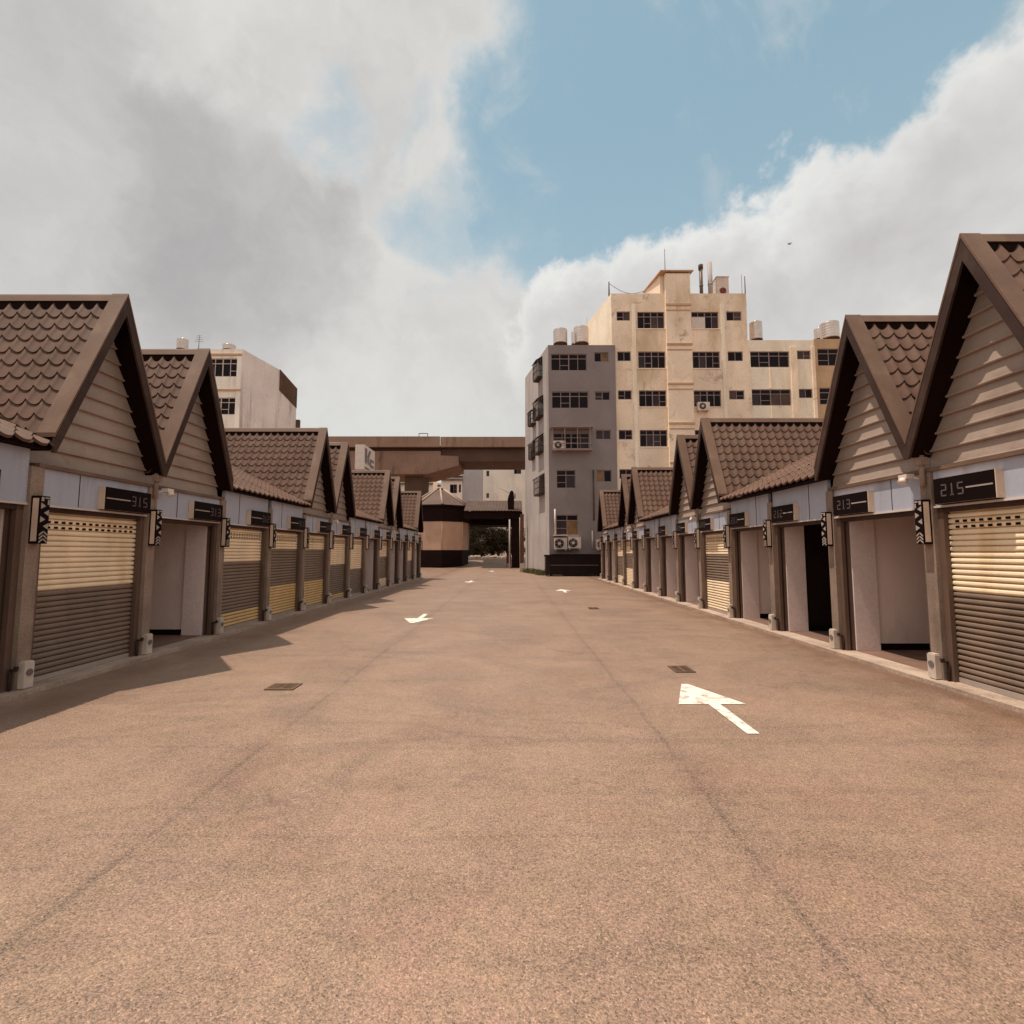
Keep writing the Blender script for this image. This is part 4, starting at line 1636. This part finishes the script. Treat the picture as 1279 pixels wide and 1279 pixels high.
# weeds at the foot of the grey house
mb = MB()
rnd = random.Random(9)
for i in range(900):
    t_ = rnd.random()
    yy = 35.2 + 6.0 * t_
    xw = gx0 + SK * (yy - YG) if yy > YG else gx0
    x = xw - .05 - rnd.random() ** 1.6 * .75 - (.2 if yy < YG else 0)
    h_ = rnd.uniform(.08, .42)
    a_ = rnd.uniform(0, 6.28)
    lx_, ly_ = math.cos(a_) * h_ * .5, math.sin(a_) * h_ * .5
    w_ = .02
    mb.face([(x - w_, yy, 0), (x + w_, yy, 0), (x + lx_ * .5 + w_ * .6, yy + ly_ * .5, h_ * .7), (x + lx_, yy + ly_, h_)])
tag(mb.build('grass', M['grass'], fix=False), 'dry green grass and weeds along the foot of the grey house', 'grass', None, 'stuff')

# bird
bp = at(986, 305, 34)
mb = MB()
mb.tube((-.12, 0, 0), (.03, 0, .015), .018, .04, 8)
mb.tube((.03, 0, .015), (.13, 0, -.01), .04, .012, 8)
for sgn in (-1, 1):
    mb.face([(-.04, 0, .02), (.06, 0, .02), (.02, sgn * .14, .10), (-.03, sgn * .13, .10)])
    mb.face([(.02, sgn * .14, .10), (-.03, sgn * .13, .10), (.06, sgn * .27, -.04)])
o = mb.build('bird', M['bird'], fix=False)
o.location = bp
o.rotation_euler = (R(20), R(25), R(-60))
tag(o, 'small dark bird flying in front of the right-hand cloud', 'bird')

# ------------------------------------------------------------------ light
sunv = Vector((.31, .03, -1)).normalized()
sd_ = bpy.data.lights.new('sun', 'SUN')
sd_.energy = 4.0
sd_.angle = R(.6)
sd_.color = (1.0, .915, .79)
so = bpy.data.objects.new('sun', sd_)
C.objects.link(so)
so.rotation_euler = sunv.to_track_quat('-Z', 'Y').to_euler()
so.location = (-20, 0, 60)

w = bpy.data.worlds.new('World')
scene.world = w
w.use_nodes = True
t = NT(w)
bg = t.n['Background']
bg.inputs['Strength'].default_value = .1
sky = t.add('ShaderNodeTexSky')
sky.sky_type = 'NISHITA'
sky.sun_disc = False
sky.sun_elevation = math.asin(-sunv.z)
sky.sun_rotation = math.atan2(-sunv.x, -sunv.y)
tc = t.add('ShaderNodeTexCoord')
d = tc.outputs['Generated']
# warped direction for ragged cloud edges
n1 = t.noise(d, 3.2, 7, .58)
n2 = t.noise(d, 9.0, 6, .6)
wv = t.vmath('SUBTRACT', n1.outputs['Color'], (.5, .5, .5))
wv2 = t.vmath('SUBTRACT', n2.outputs['Color'], (.5, .5, .5))
sc1 = t.add('ShaderNodeVectorMath', operation='SCALE'); t.link(wv.outputs[0], sc1.inputs[0]); sc1.inputs[3].default_value = .30
sc2 = t.add('ShaderNodeVectorMath', operation='SCALE'); t.link(wv2.outputs[0], sc2.inputs[0]); sc2.inputs[3].default_value = .13
dd = t.vmath('NORMALIZE', t.vmath('ADD', t.vmath('ADD', d, sc1.outputs[0]).outputs[0], sc2.outputs[0]).outputs[0]).outputs[0]


def blob(u, v, r_in, r_out):
    c = ray(u, v).normalized()
    dot = t.vmath('DOT_PRODUCT', dd, tuple(c)).outputs['Value']
    return t.rng(dot, math.cos(R(r_out)), math.cos(R(r_in)))


blue = None
for (u, v, a_, b_, s_) in ((930, -60, 12, 23, 1), (820, 150, 9, 18, 1), (680, 235, 4, 12, .85), (570, 265, 1, 10, .62), (950, 120, 8, 14, 1), (740, 40, 3, 10, .85),
                           (408, 165, .3, 5.5, .45), (1120, -70, 5, 12, 1), (560, 330, .5, 9, .3)):
    bl = t.math('MULTIPLY', blob(u, v, a_, b_), s_)
    blue = bl if blue is None else t.math('MAXIMUM', blue, bl)
n3 = t.noise(dd, 2.6, 7, .56, .3)
n4 = t.noise(dd, 7, 6, .6, .2)
n7 = t.noise(d, 11, 8, .62, .4)
shade = t.math('ADD', t.math('MULTIPLY', n3.outputs[0], .55), t.math('ADD', t.math('MULTIPLY', n4.outputs[0], .30), t.math('MULTIPLY', n7.outputs[0], .15)))
sh = t.rng(shade, .37, .63)
gb = None
for (u, v, a_, b_, s_) in ((300, 300, 1, 15, .72), (50, 120, 2, 18, .36), (470, 190, 1, 8, .38), (340, 400, 1, 9, .3)):
    bl = t.math('MULTIPLY', blob(u, v, a_, b_), s_)
    gb = bl if gb is None else t.math('MAXIMUM', gb, bl)
greyf = t.math('ADD', t.math('MULTIPLY', gb, .85), t.math('MULTIPLY', t.math('SUBTRACT', 1.0, sh), .42), clamp=True)
rim = t.rng(blue, .05, .5, 0, .7)
greyf = t.math('MULTIPLY', greyf, t.math('SUBTRACT', 1.0, rim))
cloud = t.mix(greyf, (6.7, 6.6, 6.35), (3.9, 3.8, 3.8))
# haze near the horizon
sp = t.add('ShaderNodeSeparateXYZ')
t.link(d, sp.inputs[0])
hz = t.rng(sp.outputs[2], .02, .46, 1, 0)
cloud = t.mix(t.math('MULTIPLY', hz, .75), cloud, (6.3, 6.4, 6.15))
blu = t.mix(1.0, sky.outputs[0], (1.15, 1.25, 1.0), 'MULTIPLY')
blu = t.mix(.55, blu, (3.5, 5.2, 6.1))
hz2 = t.rng(sp.outputs[2], .2, .72, 1, 0)
blu = t.mix(t.math('MULTIPLY', hz2, .55), blu, (5.0, 5.9, 6.3))
veil = t.rng(t.noise(d, 4.2, 7, .62, 1.0).outputs[0], .46, .70, 0, .32)
blue = t.math('SUBTRACT', blue, veil)
blue2 = t.rng(t.math('ADD', blue, t.math('MULTIPLY', t.math('SUBTRACT', n7.outputs[0], .5), .55)), .08, .92)
col = t.mix(blue2, cloud, blu)
# heaped cloud rising to the right: crisp billowing edge, bright rim, grey body
nb = t.noise(d, 5.5, 9, .60, .1)
nb2 = t.noise(d, 17.0, 6, .62, .2)
pv = t.vmath('ADD', t.vmath('MULTIPLY', t.vmath('SUBTRACT', nb.outputs['Color'], (.5, .5, .5)).outputs[0], (.26, .26, .26)).outputs[0],
             t.vmath('MULTIPLY', t.vmath('SUBTRACT', nb2.outputs['Color'], (.5, .5, .5)).outputs[0], (.07, .07, .07)).outputs[0])
pd = t.vmath('NORMALIZE', t.vmath('ADD', d, pv.outputs[0]).outputs[0]).outputs[0]
edge_m = body = None
for (u, v, eu, ev) in ((1300, 215, 1185, 85), (1175, 300, 1080, 185), (1060, 360, 990, 235), (930, 370, 900, 250), (830, 395, 800, 290), (720, 430, 700, 335), (1280, 400, 1150, 300)):
    c = ray(u, v).normalized()
    r_ = c.angle(ray(eu, ev).normalized())
    dot = t.vmath('DOT_PRODUCT', pd, tuple(c)).outputs['Value']
    a_ = t.rng(dot, math.cos(r_ * 1.10), math.cos(r_ * .86))
    b_ = t.rng(dot, math.cos(r_ * 1.0), math.cos(r_ * .25))
    edge_m = a_ if edge_m is None else t.math('MAXIMUM', edge_m, a_)
    body = b_ if body is None else t.math('MAXIMUM', body, b_)
heap = t.mix(t.math('ADD', t.math('MULTIPLY', body, .62), t.math('MULTIPLY', t.math('SUBTRACT', .5, nb.outputs[0]), 1.5), clamp=True), (7.5, 7.4, 7.15), (4.6, 4.45, 4.45))
heap = t.mix(t.math('MULTIPLY', hz, .8), heap, (6.3, 6.4, 6.15))
low = t.rng(sp.outputs[2], .24, .44, .1, 1)
col = t.mix(t.math('MULTIPLY', edge_m, t.math('MULTIPLY', low, .95)), col, heap)
t.link(col, bg.inputs['Color'])

vs = scene.view_settings
vs.view_transform = 'Standard'
vs.look = 'None'
vs.exposure = .16
vs.gamma = 1
vs.use_curve_mapping = False
